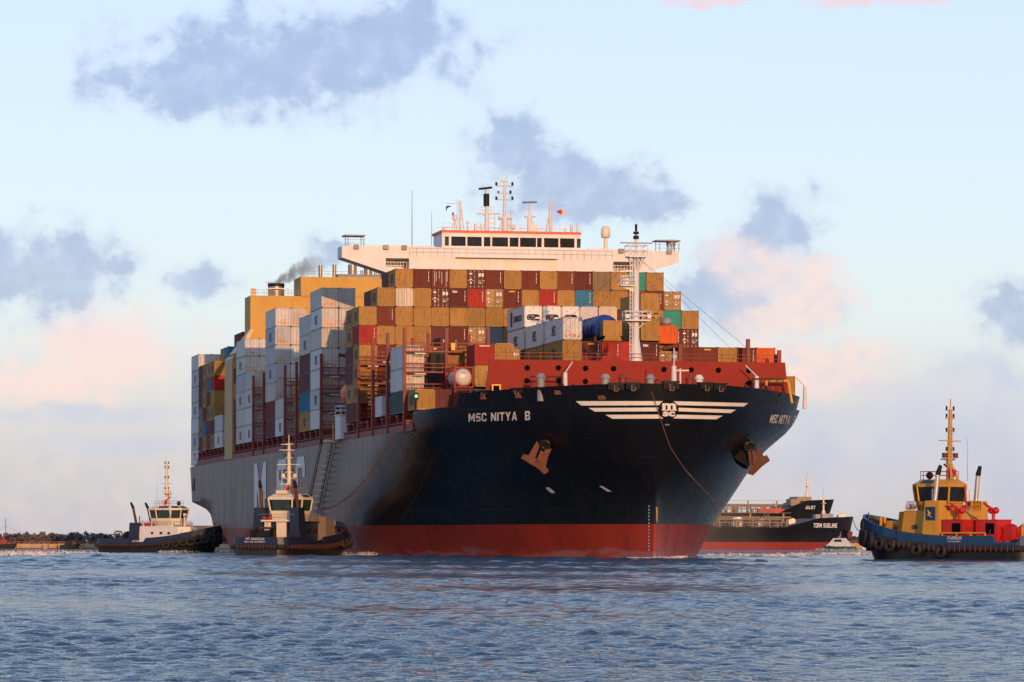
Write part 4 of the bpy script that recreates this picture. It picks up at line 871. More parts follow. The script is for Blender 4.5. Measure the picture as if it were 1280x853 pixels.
def cont(v, u, z, c, label, group, end='corr', L=12.19, Hh=2.59, marks=(), plain=None, name=None):
    """v = left edge, u = front plane, z = bottom (ship frame)"""
    global n_cont; n_cont += 1
    base_c = c
    if c == 'w' and 'along the starboard' in group and random.random() < .55:
        c = random.choice('uv'); label = label.replace('white', CC[c][0], 1)
    if c == 't' and end == 'corr' and random.random() < .5: marks = tuple(marks) + ('dots',)
    plain = (base_c == 'w') if plain is None else plain
    body, fr = cont_mesh(L, Hh, 'corr' if end == 'corr' else 'flat', plain)
    o = bpy.data.objects.new(name or ('refrigerated_container' if base_c == 'w' else 'shipping_container'), body); COL.objects.link(o)
    jit = random.uniform(-.03, .03); o.location = ship2w(v + WD / 2 + jit, u + random.uniform(-.05, .05), z); o.rotation_euler = (0, 0, ALPHA)
    setmat(o, 0, CM[c]); tag(o, label, 'container', group)
    f = bpy.data.objects.new('frame', fr); COL.objects.link(f); f.parent = o; setmat(f, 0, CM[c] if base_c != 'w' else CM['frame_w']); setmat(f, 1, CM['gap'])
    if end == 'door':
        d, r = door_mesh(Hh)
        for s in (0, 1):
            q = bpy.data.objects.new('door', d); COL.objects.link(q); q.parent = o; setmat(q, 0, CM[c]); q.scale = (1 if s else -1, 1, 1)
            k = bpy.data.objects.new('locking_rod', r); COL.objects.link(k); k.parent = q
    if end == 'unit':
        q = bpy.data.objects.new('cooling_unit', REEF); COL.objects.link(q); q.parent = o
    for mk in marks:
        q = bpy.data.objects.new('lettering' if mk in ('side', 'tex', 'seaco', 'num') else ('sticker' if mk == 'stk' else 'marking'), label_mesh(mk, L, Hh)); COL.objects.link(q); q.parent = o
        setmat(q, 0, {'side': M['ink'], 'dots': M['ink'], 'seaco': M['ink'], 'stk': M['stk'], 'ystripe': M['yellow']}.get(mk, M['decal']))
    return o
M['stk'] = paint('orange_sticker', (.75, .22, .03), .5, .1, 0, rand=.3)
ORD = ['first', 'second', 'third', 'fourth', 'fifth', 'sixth', 'seventh', 'eighth', 'ninth', 'tenth', 'eleventh', 'twelfth', 'thirteenth', 'fourteenth', 'fifteenth', 'sixteenth', 'seventeenth', 'eighteenth', 'nineteenth']
TIER = {'A': 'top tier', 'B': 'second tier', 'C': 'third tier', 'D': 'fourth tier', 'E': 'fifth tier', 'F': 'sixth tier', 'G': 'seventh tier', 'H': 'bottom tier'}
# ---- the broad wall of boxes in front of the bridge (19 rows across)
UP, ZP = 84.5, 18.35
rows = {'A': (2, 't r s t D r t r t o d p t G t'), 'B': (1, 't W t D x R T q t R t b t t R r T'), 'C': (0, 't r t t t t t t t t r t t t r r t G t'), 'D': (0, 'R t t t m r T g t t t t r t t t t r D'),
        'E': (0, 't r t t r t r r - - - - - - - t r r r'), 'F': (0, 't r t t r r t r'), 'G': (0, 't d t r t r t r'), 'H': (0, 'r d r r t r d r')}
SPEC = {'s': ('r', 'corr', ('streak',), 'streaked'), 'D': ('d', 'door', ('logo',), 'door-ended'), 'W': ('c', 'door', ('streak',), 'rust-speckled'), 'x': ('d', 'corr', ('tex', 'num'), 'white-lettered'), 'T': ('t', 'door', ('logo',), 'door-ended'), 'q': ('r', 'corr', ('ystripe', 'num'), 'yellow-marked')}
def P_front(i): return -23.72 + 2.5 * i
for tk, (c0, st) in rows.items():
    for i, ch in enumerate(st.split()):
        if ch == '-': continue
        col = c0 + i; c, end, mk, adj = SPEC.get(ch, (ch, 'corr', (), ''))
        if not mk and c in 'rdRmbo': mk = ('num',)
        z = ZP + 2.605 * ('HGFEDCBA'.index(tk))
        lab = f"{adj + ' ' if adj else ''}{CC[c][0]} container, {ORD[i]} from left, {TIER[tk]} of wall under bridge"
        if i == 0:
            rear, fmk = {'A': ('m', ('side',)), 'B': ('m', ('side',)), 'C': ('t', ('side',)), 'D': ('t', ()), 'E': ('m', ('side',)), 'F': ('m', ('side',)), 'G': ('t', ('side',)), 'H': ('m', ())}[tk]
            cont(P_front(col), UP, z, c, lab, 'containers stacked before the bridge', end, 6.06, 2.59, mk + (fmk if c == 't' else ()))
            cont(P_front(col), UP + 6.13, z, rear, f"short {CC[rear][0]} container behind leftmost one, {TIER[tk]} of wall under bridge", 'containers stacked before the bridge', 'corr', 6.06, 2.59, ('side',) if rear == 't' else ())
        else: cont(P_front(col), UP, z, c, lab, 'containers stacked before the bridge', end, 12.19, 2.59, mk)
# ---- outboard stacks along the starboard side, from the stern forward
def stack(name, where, u, z0, Hh, cols, group='containers stacked along the starboard side', L=12.19, fdoor=True):
    """cols: {column index: string of colours from the top down; a pair 'ab' is rear+front 20 ft boxes}"""
    for ci, seq in cols.items():
        seq = seq.split(); n = len(seq)
        for k, ch in enumerate(seq):
            z = z0 + (n - 1 - k) * (Hh + .02); pos = 'topmost' if k == 0 else ('bottom' if k == n - 1 else ORD[k] + ' down')
            cw = {0: 'outboard', 1: 'second', 2: 'third', 3: 'fourth'}[ci]
            if len(ch) == 2:
                for q, (c, uu, nm) in enumerate(((ch[0], u + 6.13, 'aft short'), (ch[1], u, 'forward short'))):
                    cont(-23.72 + 2.5 * ci, uu, z, c, f"{nm} {CC[c][0]} container, {pos}, {cw} column, {where.replace('the last','last')}", group, 'corr', 6.06, Hh, ('side',) if c in 't' and ci == 0 else ())
            else:
                c = ch; door = fdoor and c in 'wc'
                mk = ('side',) if (c == 't' or (c == 'w' and (k + ci) % 2 == 1)) and ci == 0 else ()
                cont(-23.72 + 2.5 * ci, u, z, c, f"{CC[c][0]} container, {pos}, {cw} column of {where}", group, 'door' if door or c == 'c' else 'corr', L, Hh, mk + (('stk',) if door and random.random() < .8 else ()))
stack('a', 'the sternmost stack', 284.8, 15.95, 2.9, {0: 'w w w w w w w', 1: 'c c c t t t t'})
stack('b', 'the last stack aft of the crane', 271.6, 18.3, 2.6, {0: 'mt rt mt gr tb mt', 1: 't m r t m r'})
stack('c', 'the stack just aft of the crane', 258.9, 18.3, 2.6, {0: 'tt bR ry tt mr mt', 1: 'tb rR m t r t t', 2: 'mr tm r t t r t t'})
stack('d', 'the white pair beside the crane', 246.4, 18.3, 2.9, {0: 'w w'})
stack('e', 'the dark stack forward of the crane', 226.4, 18.3, 2.6, {0: 't d t m m m', 1: 'r t m t r t'})
stack('f', 'the first white stack before the crane', 214.0, 18.3, 2.9, {0: 'w w w w w w', 1: 'w w w w w w', 2: 'w w w'})
stack('g', 'the low white stack above letter M', 201.6, 18.3, 2.9, {0: 'w w w w', 1: 'c t c t', 2: 'c t t t'})
stack('h', 'the seven-high maroon-footed stack', 174.0, 18.3, 2.9, {0: 'w w w w w r m', 1: 'w w w w w w t', 2: 'w w w w', 3: 'w w w'})
stack('i', 'the two-high white stack', 161.5, 18.3, 2.9, {0: 'w w', 1: 't c t', 2: 'c t t'})
stack('j', 'the stack with a blue box', 133.5, 18.3, 2.86, {0: 'w w m m b t', 1: 'w w c t t t'})
stack('k', 'the tall white stack beside the lifeboat', 121.2, 18.3, 2.9, {0: 'w w w w w w w', 1: 'w w w w w w w', 2: 'w w w w', 3: 'w w w'})
# ---- between the wall and the forecastle
g = 'containers on the fore deck'
cont(-23.7, 64.0, 18.35, 'w', 'small white container on the side rail, alone between two red lashing frames', g, 'door', 6.06, 2.75)
for k, (c, lb_) in enumerate((('e', 'bottom dark grey-green container under the two white ones above the side rail'), ('w', 'middle white container of three stacked above the forward side rail'), ('w', 'top white container with orange stickers, forward stack above the side rail'))):
    cont(-23.7, 45.3, 18.3 + 2.86 * k, c, lb_, g, 'door' if c == 'w' else 'corr', 12.19, 2.84, ('stk',) if k == 2 else ('num',))
cont(-18.4, 45.5, 24.0, 't', 'ochre container with dark side letters behind the white tank frame, uppermost', g, 'corr', 12.19, 2.75, ('side',))
cont(-18.7, 51.8, 21.2, 'n', 'dark navy short container between the white stack and the tank', g, 'corr', 6.06, 2.75)
cont(-18.7, 45.7, 21.2, 'm', 'maroon short container directly left of the tank frame', g, 'corr', 6.06, 2.75)
cont(-18.5, 45.7, 18.4, 'm', 'maroon container at deck level below and left of the tank', g, 'corr', 12.19, 2.75)
cont(-16.1, 63.2, 26.2, 'd', 'dark rust container with white letters peeping above the fore deck stacks', g, 'corr', 6.06, 2.59, ('tex', 'num'))
cont(-23.6, 37.6, 18.4, 'y', 'bright ochre container with crossed lashing bars beside the green lamp', g, 'corr', 6.06, 2.59, ('side',))
cont(-21.1, 37.8, 18.4, 'm', 'maroon container tucked behind the ochre one by the green lamp', g, 'corr', 6.06, 2.59)
cont(-18.9, 36.4, 18.4, 'r', 'rust brown container directly under the tank frame', g, 'corr', 6.06, 2.75, ('num',))
# tank container
def tank(v, u, z):
    r = empty('tank_container', ship2w(v + 1.22, u, z), ALPHA); tag(r, 'tank container, round white end in a red square frame, left of the breakwater', 'tank container')
    f = MB()
    for x in (-1.22, 1.07):
        for y in (0, 5.9): f.box(x, x + .15, y, y + .15, 0, 2.59)
        for zz in (0, 2.44): f.box(x + .003, x + .147, .15, 5.9, zz + .003, zz + .15)
    for y in (0, 5.9):
        for zz in (0, 2.44): f.box(-1.07, 1.07, y + .003, y + .147, zz + .002, zz + .15)
        for sx in (-1, 1):
            for a, b in ((.15, .75), (2.44, 1.85)): f.tube((sx * 1.07, y + .07, b), (sx * .5, y + .07, a), .06, n=5)
    f.build('frame', CM['R'], r)
    t = MB(); t.lathe([(0, 0), (.5, .04), (.9, .16), (1.1, .4), (1.12, .6), (1.12, 5.3), (1.0, 5.6), (0, 5.8)], 28, 0, Matrix.Translation((0, .12, 1.29)) @ Matrix.Rotation(rad(-90), 4, 'X')); t.build('barrel', M['tankw'], r)
    b = MB(); b.torus((0, .62, 1.29), (0, 1, 0), 1.12, .035, 26, 6); b.torus((0, 3, 1.29), (0, 1, 0), 1.12, .035, 26, 6); b.build('band', M['grey'], r)
    b = MB(); b.box(-.3, .3, .14, .17, 1.75, 1.9); b.torus((0, .2, 1.0), (0, 1, 0), .2, .035, 14, 6); b.build('hatch_plate', M['grey'], r)
M['tankw'] = paint('tank_white', (.60, .52, .42), .35, .06, .25, (.3, .2, .12), spec=.6)
tank(-18.9, 36.4, 21.2)
cont(-16.35, 36.2, 18.4, 'e', 'dark green container at deck level behind the slanted edge of the red breakwater', g, 'corr', 6.06, 2.59)
cont(-16.35, 36.2, 21.3, 't', 'ochre container with dark side letters between tank and red breakwater', g, 'corr', 6.06, 2.7, ('side',))
cont(-16.35, 36.2, 24.05, 'R', 'bright red container above the left end of the breakwater', g, 'corr', 6.06, 2.59, ('whitetop',))
cont(-13.8, 36.2, 24.05, 't', 'ochre container above the breakwater, next to the bright red one', g, 'corr', 6.06, 2.75)
cont(-13.8, 36.2, 21.3, 'r', 'rust container hidden low behind the breakwater, second from left', g, 'corr', 6.06, 2.7)
cont(-10.4, 49.9, 24.05, 't', 'ochre door-ended container with a yellow corner, left of the long grey-brown side', g, 'door', 12.19, 2.75, ('logo',))
cont(-7.6, 49.9, 21.2, 'r', 'rust container sunk behind the breakwater left of the mast', g, 'corr', 12.19, 2.75)
# white refrigerated row with machinery ends, five tiers up
for k in range(5):
    end = 'unit' if k < 3 else 'corr'
    cont(-5.15 + 2.5 * k, 62.0, 30.15, 'w' if k < 4 else 'c', ('white refrigerated container with seaco lettering on its side, leftmost of the machinery row' if k == 0 else f"{'dirty cream' if k == 4 else 'white refrigerated'} container end, {ORD[k]} from left in the white row behind the blue roll"), 'white refrigerated containers behind the blue roll', end, 12.19, 2.9, ('seaco',) if k == 0 else ())
cont(-5.15, 61.9, 27.2, 'w', 'grey-sided white container below the seaco one', g, 'corr', 12.19, 2.9, ('side',))
cont(-5.15, 48.9, 27.2, 'w', 'white container showing its long side, between the two other long white sides', g, 'corr', 12.19, 2.9, ('side',))
cont(-5.15, 36.2, 27.3, 'w', 'white door-ended container with bright stickers, left of the blue roll', g, 'door', 12.19, 2.84, ('side', 'stk'))
cont(-5.15, 36.2, 24.4, 't', 'ochre container with a long dark-lettered side, under the white door-ended one', g, 'corr', 12.19, 2.86, ('side',))
cont(-5.15, 49.2, 24.4, 't', 'ochre container behind the one under the white door-ended box', g, 'corr', 12.19, 2.75)
for k, (c, nm, mk) in enumerate((('r', 'rust container with a yellow stripe under the blue roll', ('ystripe', 'num')), ('R', 'red container below the small ochre crate', ('num',)), ('R', 'red container just left of the foremast foot', ('num',)), ('d', 'dark rust container with white letters just right of the foremast', ('tex', 'num')))):
    cont(-2.66 + 2.49 * k, 36.2, 24.4, c, nm, g, 'corr', 12.19, 2.75, mk)
cont(7.3, 36.2, 23.45, 't', 'ochre door-ended container, lowest one right of the foremast', g, 'door', 12.19, 2.59, ('logo',))
for k, (c, nm, mk) in enumerate((('r', 'rust container, second right of the foremast along the breakwater top', ()), ('r', 'rust container with a yellow bar, third right of the foremast', ('ystripe',)), ('t', 'ochre container, fourth right of the foremast', ()), ('r', 'rust brown container beside the vivid orange one', ('num',)), ('O', 'vivid orange container at the right end of the breakwater', ()))):
    cont(9.85 + 2.5 * k, 36.2, 24.0, c, nm, g, 'corr', 12.19, 2.59, mk)
cont(21.9, 34.0, 20.2, 't', 'ochre container peeping out beyond the right end of the breakwater', g, 'corr', 6.06, 2.75)
# stack right behind the foremast
cont(4.85, 36.2, 27.3, 't', 'ochre container with a dark side, directly behind the foremast', g, 'corr', 12.19, 2.84, ('side',))
cont(4.85, 36.2, 31.1, 't', 'ochre container with a grey long side, topmost behind the foremast', g, 'corr', 12.19, 2.2)
w = MB(); w.box(-1.2, 1.2, 0, 12, .1, .3); w.tube((-.75, -.02, .2), (-.75, .5, .2), .28, n=10); w.tube((.75, -.02, .2), (.75, .5, .2), .28, n=10); w.box(-.45, .45, -.05, .1, .05, .6); w.box(-1.25, -1.05, 0, 12, .3, .9); w.box(1.05, 1.25, 0, 12, .3, .9); w.box(-1.2, 1.2, .15, 12, .62, .9)
o = w.build('flat_rack', CM['y'], None, ship2w(6.07, 36.2, 30.2), ALPHA); tag(o, 'ochre flat rack carrier sandwiched between the two ochre boxes behind the foremast', 'flat rack')
cont(7.35, 37.0, 27.0, 'O', 'narrow orange box under a grey tarpaulin, right of the foremast', g, 'corr', 6.06, 2.3)
w = MB(); w.ball((0, 0, 0), (.95, 2.6, .75), 0, 16, 10); o = w.build('tarpaulin_bundle', M['greycloth'], None, ship2w(8.55, 39.6, 29.75), ALPHA); tag(o, 'grey tarpaulin bundle lying on the orange box right of the foremast', 'tarpaulin')
# blue roll and the ochre crate in front of it
r = empty('blue_roll', ship2w(.85, 38.2, 28.95), ALPHA); tag(r, 'big blue cloth-wrapped drum lying on its side left of the foremast', 'cargo drum')
w = MB(); prof = []
for k in range(25):
    y = 12.6 * k / 24; prof.append((1.62 + (.07 if k % 4 in (1, 2) else -.04) + random.uniform(-.03, .03), y))
w.lathe([(0, -.05)] + prof + [(0, 12.65)], 30, 0, Matrix.Rotation(rad(-90), 4, 'X')); w.build('wrapping', M['bluecloth'], r)
for y in (1.2, 3.6, 6.2, 8.8, 11.2): MB().torus((0, y, 0), (0, 1, 0), 1.7, .045, 30, 6).build('strap', M['ink'], r)
w = MB(); w.box(-1.5, 1.5, .2, 12.4, -1.85, -1.62); w.box(-1.5, -1.2, .3, 12, -1.62, -1.1); w.box(1.2, 1.5, .3, 12, -1.62, -1.1); w.build('cradle', M['rust'], r)
r = empty('ochre_crate', ship2w(1.1, 35.6, 27.2), ALPHA); tag(r, 'small ochre crate on a dark flat base in front of the blue drum', 'crate')
w = MB(); w.box(-1.2, 1.2, 0, 2.2, .62, 2.55); [w.box(-1.2 + .3 * k, -1.14 + .3 * k, -.03, 0, .66, 2.5) for k in range(1, 8)]; w.build('box', CM['t'], r)
w = MB(); w.box(-1.2, 1.2, .05, 2.2, .02, .2); w.box(-.8, .8, -.05, .2, .2, .62); w.tube((-.8, -.1, .35), (-.8, .3, .35), .24, n=10); w.tube((.8, -.1, .35), (.8, .3, .35), .24, n=10); w.build('base', CM['y'], r)
print('containers', n_cont)
# ================================================================== TUGS
M['tughull'] = paint('tug_black', (.012, .011, .012), .34, .15, .4, (.04, .018, .010), spec=.5, rand=.02)
M['tugnavy'] = paint('tug_navy', (.012, .018, .045), .40, .12, .25, (.03, .02, .02), spec=.4, rand=.02)
M['tugblue'] = paint('tug_blue', (.008, .040, .095), .42, .12, .3, (.02, .03, .04), spec=.35, rand=.02)
M['tugyellow'] = paint('tug_yellow', (.53, .25, .018), .45, .06, .2, (.25, .10, .02), rand=.02)
M['tugred'] = paint('tug_red', (.47, .014, .013), .45, .06, .15, (.2, .02, .01), rand=.02)
M['silver'] = paint('silver_pipe', (.60, .55, .48), .35, .06, .2, (.2, .12, .07), metallic=.6)
M['interior'] = paint('cabin_interior', (.22, .20, .13), .8, .3, .3, streak=False)
XS = [-13, -12.7, -12, -10.5, -8, -4, 0, 4, 7, 9, 10.6, 11.8, 12.6, 13]
BD = [3.2, 3.9, 4.5, 4.75, 4.8, 4.8, 4.8, 4.75, 4.45, 3.85, 3.0, 2.0, 1.1, .15]
def tz(x): return 1.75 + 1.9 * max(0, (x + 3) / 16) ** 1.7
def tb(x, zf):
    """half breadth: zf 0 keel .. 1 deck"""
    b = float(np.interp(x, XS, BD)); k = 1 - (1 - zf) * (.06 + .42 * max(0, (x - 5) / 8)); return b * k
def tug(name, loc, heading, sc, label, C, kind):
    """bow towards +x in the tug's own frame; heading = world angle of the bow"""
    SX = C.get('sx', 0); FX = C.get('fx', 0); FY = C.get('fy', 0); WX = C.get('wx', 0); D0 = C.get('d0', -3.4)
    r = empty(name, loc, heading); r.scale = (sc, sc, sc); tag(r, label, 'tugboat')
    hb = MB(); nz = 6; xs = np.linspace(-13, 13, 40)
    def pt(x, s, k):
        zf = k / nz; z = -.7 + (tz(x) + .7) * zf; xx = x - (1 - zf) * (1.6 * max(0, (x - 6) / 7)) ; return (xx, s * tb(x, zf), z)
    for s in (-1, 1):
        vs = [pt(x, s, k) for x in xs for k in range(nz + 1)]; n1 = nz + 1
        hb.add(vs, [(i * n1 + k, (i + 1) * n1 + k, (i + 1) * n1 + k + 1, i * n1 + k + 1) for i in range(len(xs) - 1) for k in range(nz)], 0, True)
    hb.add([pt(-13, -1, k) for k in range(nz + 1)] + [pt(-13, 1, k) for k in range(nz + 1)], [(k, k + 1, nz + 2 + k, nz + 1 + k) for k in range(nz)], 0)
    dk = [(x, tb(x, 1) - .05, tz(x)) for x in xs]
    hb.add(dk + [(x, -y, z) for x, y, z in dk], [(i, i + 1, len(dk) + i + 1, len(dk) + i) for i in range(len(dk) - 1)], 1)
    hull_o = hb.build('hull', [C['hull'], M['deck']], r)
    # bulwark, leaning slightly inboard, with its own colour
    bw_ = MB(); hgt = lambda x: (.95 + .55 * max(0, (x - 5) / 8)) * (1 if (x < C['gap'][0] or x > C['gap'][1]) else .25)
    xs2 = np.linspace(-13, 13, 70)
    for s in (-1, 1):
        vs = []
        for x in xs2:
            y, z = tb(x, 1), tz(x); lean = .12 + (.1 if x > 5 else 0); vs += [(x, s * (y + .01), z - .12), (x - (.0 if x < 8 else -.25), s * max(y - lean, .05), z + hgt(x)), (x, s * max(y - lean - .12, .03), z + hgt(x)), (x, s * max(y - .2, .03), z)]
        bw_.add(vs, [(4 * i + a, 4 * i + 4 + a, 4 * i + 5 + a, 4 * i + 1 + a) for i in range(len(xs2) - 1) for a in range(3)], 0, False)
    y = tb(-13, 1); bw_.box(-13.05, -12.85, -y + .1, y - .1, tz(-13) - .1, tz(-13) + .95)
    bwk = bw_.build('bulwark', C['bulwark'], r)
    # rubber fendering round the sheer and bow
    fd = MB(); pts = [(-13.1, 0)] + [(x - (.15 if x < -12.5 else 0), tb(x, 1) + .12) for x in xs2]
    for s in (-1, 1): fd.path([(x, s * y, tz(max(x, -13)) - .45) for x, y in pts], .34, 8)
    fd.path([(-13.25, -tb(-13, 1), tz(-13) - .45), (-13.25, tb(-13, 1), tz(-13) - .45)], .34, 8)
    for k in range(7):
        a = -1.1 + 2.2 * k / 6; fd.tube((12.6 - 1.6 * abs(a) ** 1.6 + .35, a * 2.1, tz(12) - .2), (12.0 - 1.6 * abs(a) ** 1.6 + .1, a * 2.0, tz(12) - 2.3), .5, n=8)
    rb = MB()
    for s in (-1, 1):
        for k in range(30):
            x = -12.6 + k * .72; y = tb(x, 1) + .42; fd.tube((x, s * y, tz(x) - .12), (x, s * (y + .02), tz(x) - .78), .06, n=5, m=1)
    for k in range(11): yy = -3 + .6 * k; fd.tube((-13.58, yy, tz(-13) - .12), (-13.6, yy, tz(-13) - .78), .06, n=5, m=1)
    fd.build('fender', [M['rubber'], M['rust']], r)
    for s in (-1, 1):
        for x in C['tyres']:
            y = tb(x, 1); t = MB(); nx = .18 if x < 8 else .8; tr = .62 if x < 8 else .74; t.torus((x, s * (y + .35), tz(x) - .75), (nx, s * 1, .1), tr, tr * .42, 16, 8); t.build('tyre', M['rubber'], r)
    for a in (-1.1, -.4, .4, 1.1):
        for dz in (.35, -.95):
            t = MB(); t.torus((12.9 - 1.0 * abs(a) ** 1.5, a * 1.7, tz(12) + dz), (1, a * .7, 0), .64, .33, 14, 8); t.build('tyre', M['rubber'], r)
    # deckhouse
    dh = MB(); z0 = 1.8
    poly = [(D0 + SX, -C.get('hw', 3.3)), (5.6 + SX * .4, -3.0), (7.6 + SX * .4, -1.4), (7.6 + SX * .4, 1.4), (5.6 + SX * .4, 3.0), (D0 + SX, C.get('hw', 3.3))]
    zt_ = C.get('dht', 4.9)
    vs = [(x, y, z0) for x, y in poly] + [(x * .97 + (.0 if x < 0 else -.25), y * .93, zt_) for x, y in poly]
    dh.add(vs, [(k, (k + 1) % 6, (k + 1) % 6 + 6, k + 6) for k in range(6)] + [tuple(range(6, 12))], 0)
    dh.box(D0 + SX, 5.2 + SX * .4, -2.9, 2.9, zt_ + .003, zt_ + .12); dho = dh.build('deckhouse', C['house'], r)
    dr = MB(); dr.box(D0 + SX - .12, D0 + SX, -.55, .35, 2.1, 4.1); dr.build('doorway', M['void'], dho)
    for s in (-1, 1):
        for x in (-.4 + SX, 1.6 + SX, 3.4 + SX): q = MB(); q.tube((x, s * 3.02, 3.7), (x, s * 3.22, 3.7), .26, n=12); q.build('porthole', M['glass'], dho)
    # raised pedestal and wheelhouse
    wd = MB(); WS = C.get('ws', 1.0); WC = 1.5 + SX + C.get('wdx', 0); oct0 = [(WC + (x - 1.5) * WS, y * WS) for x, y in ((-1.6, -1.7), (.2, -2.3), (3.2, -2.3), (4.7, -1.2), (4.7, 1.2), (3.2, 2.3), (.2, 2.3), (-1.6, 1.7))]
    def ringz(z, k, dx=0): return [(WC + (x - WC) * k + dx, y * k, z) for x, y in oct0]
    lev = [(zt_, .92), (6.0, .95), (6.05, 1.0), (6.55, 1.02)]
    for (za, ka), (zb, kb) in zip(lev[:-1], lev[1:]): wd.add(ringz(za, ka) + ringz(zb, kb), [(k, (k + 1) % 8, (k + 1) % 8 + 8, k + 8) for k in range(8)], 0)
    lo, hi = ringz(6.55, 1.02), ringz(8.15, 1.12)
    for k in range(8):      # corner pillars
        for (za, zb) in ((0, 1),):
            wd.tube(Vector(lo[k]), Vector(hi[k]), .13, n=6)
    r1, r2, r3 = ringz(8.15, 1.16), ringz(8.45, 1.16), ringz(9.0, .82)
    wd.add(r1 + r2 + r3, [(k, (k + 1) % 8, (k + 1) % 8 + 8, k + 8) for k in range(8)] + [(k + 8, (k + 1) % 8 + 8, (k + 1) % 8 + 16, k + 16) for k in range(8)] + [tuple(range(16, 24)), tuple(range(7, -1, -1))], 0)
    wd.add(ringz(6.56, .98), [tuple(range(8))], 0)
    wo = wd.build('wheelhouse', C['wheel'], r)
    inn = MB(); inn.box(WC - 1.1, WC + 1.0, -1.0, 1.0, 6.57, 7.25); inn.box(WC - .3, WC + .2, -.3, .3, 7.0, 7.7); inn.box(WC - 1.7, WC - 1.4, -.9, -.3, 6.57, 7.6); inn.build('console', M['interior'], wo)
    for k in range(8):
        a, b, c, d = [Vector(q) for q in (lo[k], lo[(k + 1) % 8], hi[(k + 1) % 8], hi[k])]; n = (b - a).cross(d - a).normalized(); ctr = Vector((WC, 0, 7)); n = n if n.dot(a - ctr) > 0 else -n
        e = .10; q = MB(); P_ = [a.lerp(b, e) + n * -.02, b.lerp(a, e) + n * -.02, c.lerp(d, e) + n * -.02, d.lerp(c, e) + n * -.02]
        q.add(P_ + [p - n * .05 for p in P_], [(0, 1, 2, 3), (7, 6, 5, 4), (0, 4, 5, 1), (1, 5, 6, 2), (2, 6, 7, 3), (3, 7, 4, 0)], 0); q.build('window', M['glassgreen'] if kind != 'yellow' else M['glass'], wo)
        a2, b2, c2, d2 = [Vector(q_) for q_ in (r2[k], r2[(k + 1) % 8], r3[(k + 1) % 8], r3[k])]
        if k in (1, 2, 3, 4, 5):
            n = (b2 - a2).cross(d2 - a2).normalized(); n = n if n.z > 0 else -n; q = MB()
            def bl(u_, v_): return (a2 * (1 - u_) + b2 * u_) * (1 - v_) + (d2 * (1 - u_) + c2 * u_) * v_ + n * .02
            q.add([bl(.12, .15), bl(.88, .15), bl(.88, .8), bl(.12, .8)], [(0, 1, 2, 3)], 0); q.build('skylight', M['glass'], wo)
    rl_ = MB(); rg = ringz(9.0, .8)
    for zz in (.45, .9):
        for k in range(8): rl_.tube(Vector(rg[k]) + Vector((0, 0, zz)), Vector(rg[(k + 1) % 8]) + Vector((0, 0, zz)), .035, n=4)
    for k in range(8): rl_.tube(rg[k], Vector(rg[k]) + Vector((0, 0, .95)), .035, n=4)
    rl_.build('roof_railing', C['rail'], wo)
    # mast
    mx = 1.0 + SX; top = C['mast']
    ms = MB(); ms.tube((mx - .8, -.55, 9), (mx, 0, 11.2), .16, .14, 6); ms.tube((mx - .8, .55, 9), (mx, 0, 11.2), .16, .14, 6); ms.tube((mx, 0, 8.9), (mx - .15, 0, top - 1.2), .34, .2, 8); ms.tube((mx - .15, 0, top - 1.2), (mx - .15, 0, top), .07, n=5)
    for z, w in ((11.3, .95), (13.3, 1.9), (top - 2.2, .8), (top - 1.3, .7), (12.2, .7), (14.3, .6)): ms.box(mx - .18, mx + .02, -w, w, z - .05, z + .05)
    for k in range(14): ms.box(mx - .45, mx - .35, -.2, .2, 9.4 + .42 * k, 9.45 + .42 * k)
    mo = ms.build('mast', C['mastc'], r)
    for s in (-1, 1):
        q = MB(); q.tube((mx - .1, s * .95, 11.4), (mx - .1, s * .95, 11.95), .3, n=10); q.build('searchlight', M['rust'] if kind == 'yellow' else C['mastc'], mo)
        for z in (top - 1.25, top - 2.1, 14.35, 12.2): q = MB(); q.tube((mx - .1, s * .62, z), (mx - .1, s * .62, z + .42), .11, n=7); q.build('navigation_light', M['dark'], mo)
    q = MB(); q.box(mx + .1, mx + .3, -1.15, 1.15, 11.15, 11.32); q.tube((mx + .2, 0, 10.7), (mx + .2, 0, 11.2), .2); q.build('radar_scanner', M['grey'], mo)
    q = MB(); q.box(mx - .7, mx + .2, -.4, .3, 9.3, 10.1); q.tube((mx - .3, -.2, 9.9), (mx + 1.2, -.6, 10.7), .12, n=7); q.tube((mx - .3, -.2, 9.0), (mx - .3, -.2, 9.9), .16, n=7); q.build('fire_monitor', M['tugred'], wo)
    q = MB(); q.ball((3.0 + SX, 1.0, 9.45), .42); q.tube((3.0 + SX, 1.0, 8.8), (3.0 + SX, 1.0, 9.3), .15); q.build('compass_dome', M['dark'], wo)
    for y_ in (-2.0, 1.8): q = MB(); q.tube((-.3 + SX, y_ * .8, 8.8), (-.3 + SX, y_ * .8, 13.6), .03, .015, 4); q.build('whip_aerial', M['grey'], wo)
    # funnel casings and exhausts either side, aft of the wheelhouse
    for s in (-1, 1):
        if kind == 'far' and s < 0: pass
        f = MB(); cx, cy = -4.4 + FX, 2.75 + FY; zc = C.get('fz', 5.7)
        a = [(cx - 1.2, cy - .85), (cx + 1.2, cy - .85), (cx + 1.2, cy + .85), (cx - 1.2, cy + .85)]
        f.add([(x, s * y, 1.75) for x, y in a] + [(cx + (x - cx) * .82 - .12, s * (cy + (y - cy) * .8 - .12), zc) for x, y in a], [(k, (k + 1) % 4, (k + 1) % 4 + 4, k + 4) for k in range(4)] + [(4, 5, 6, 7)], 0)
        fo_ = f.build('funnel_casing', C['funnel'], r)
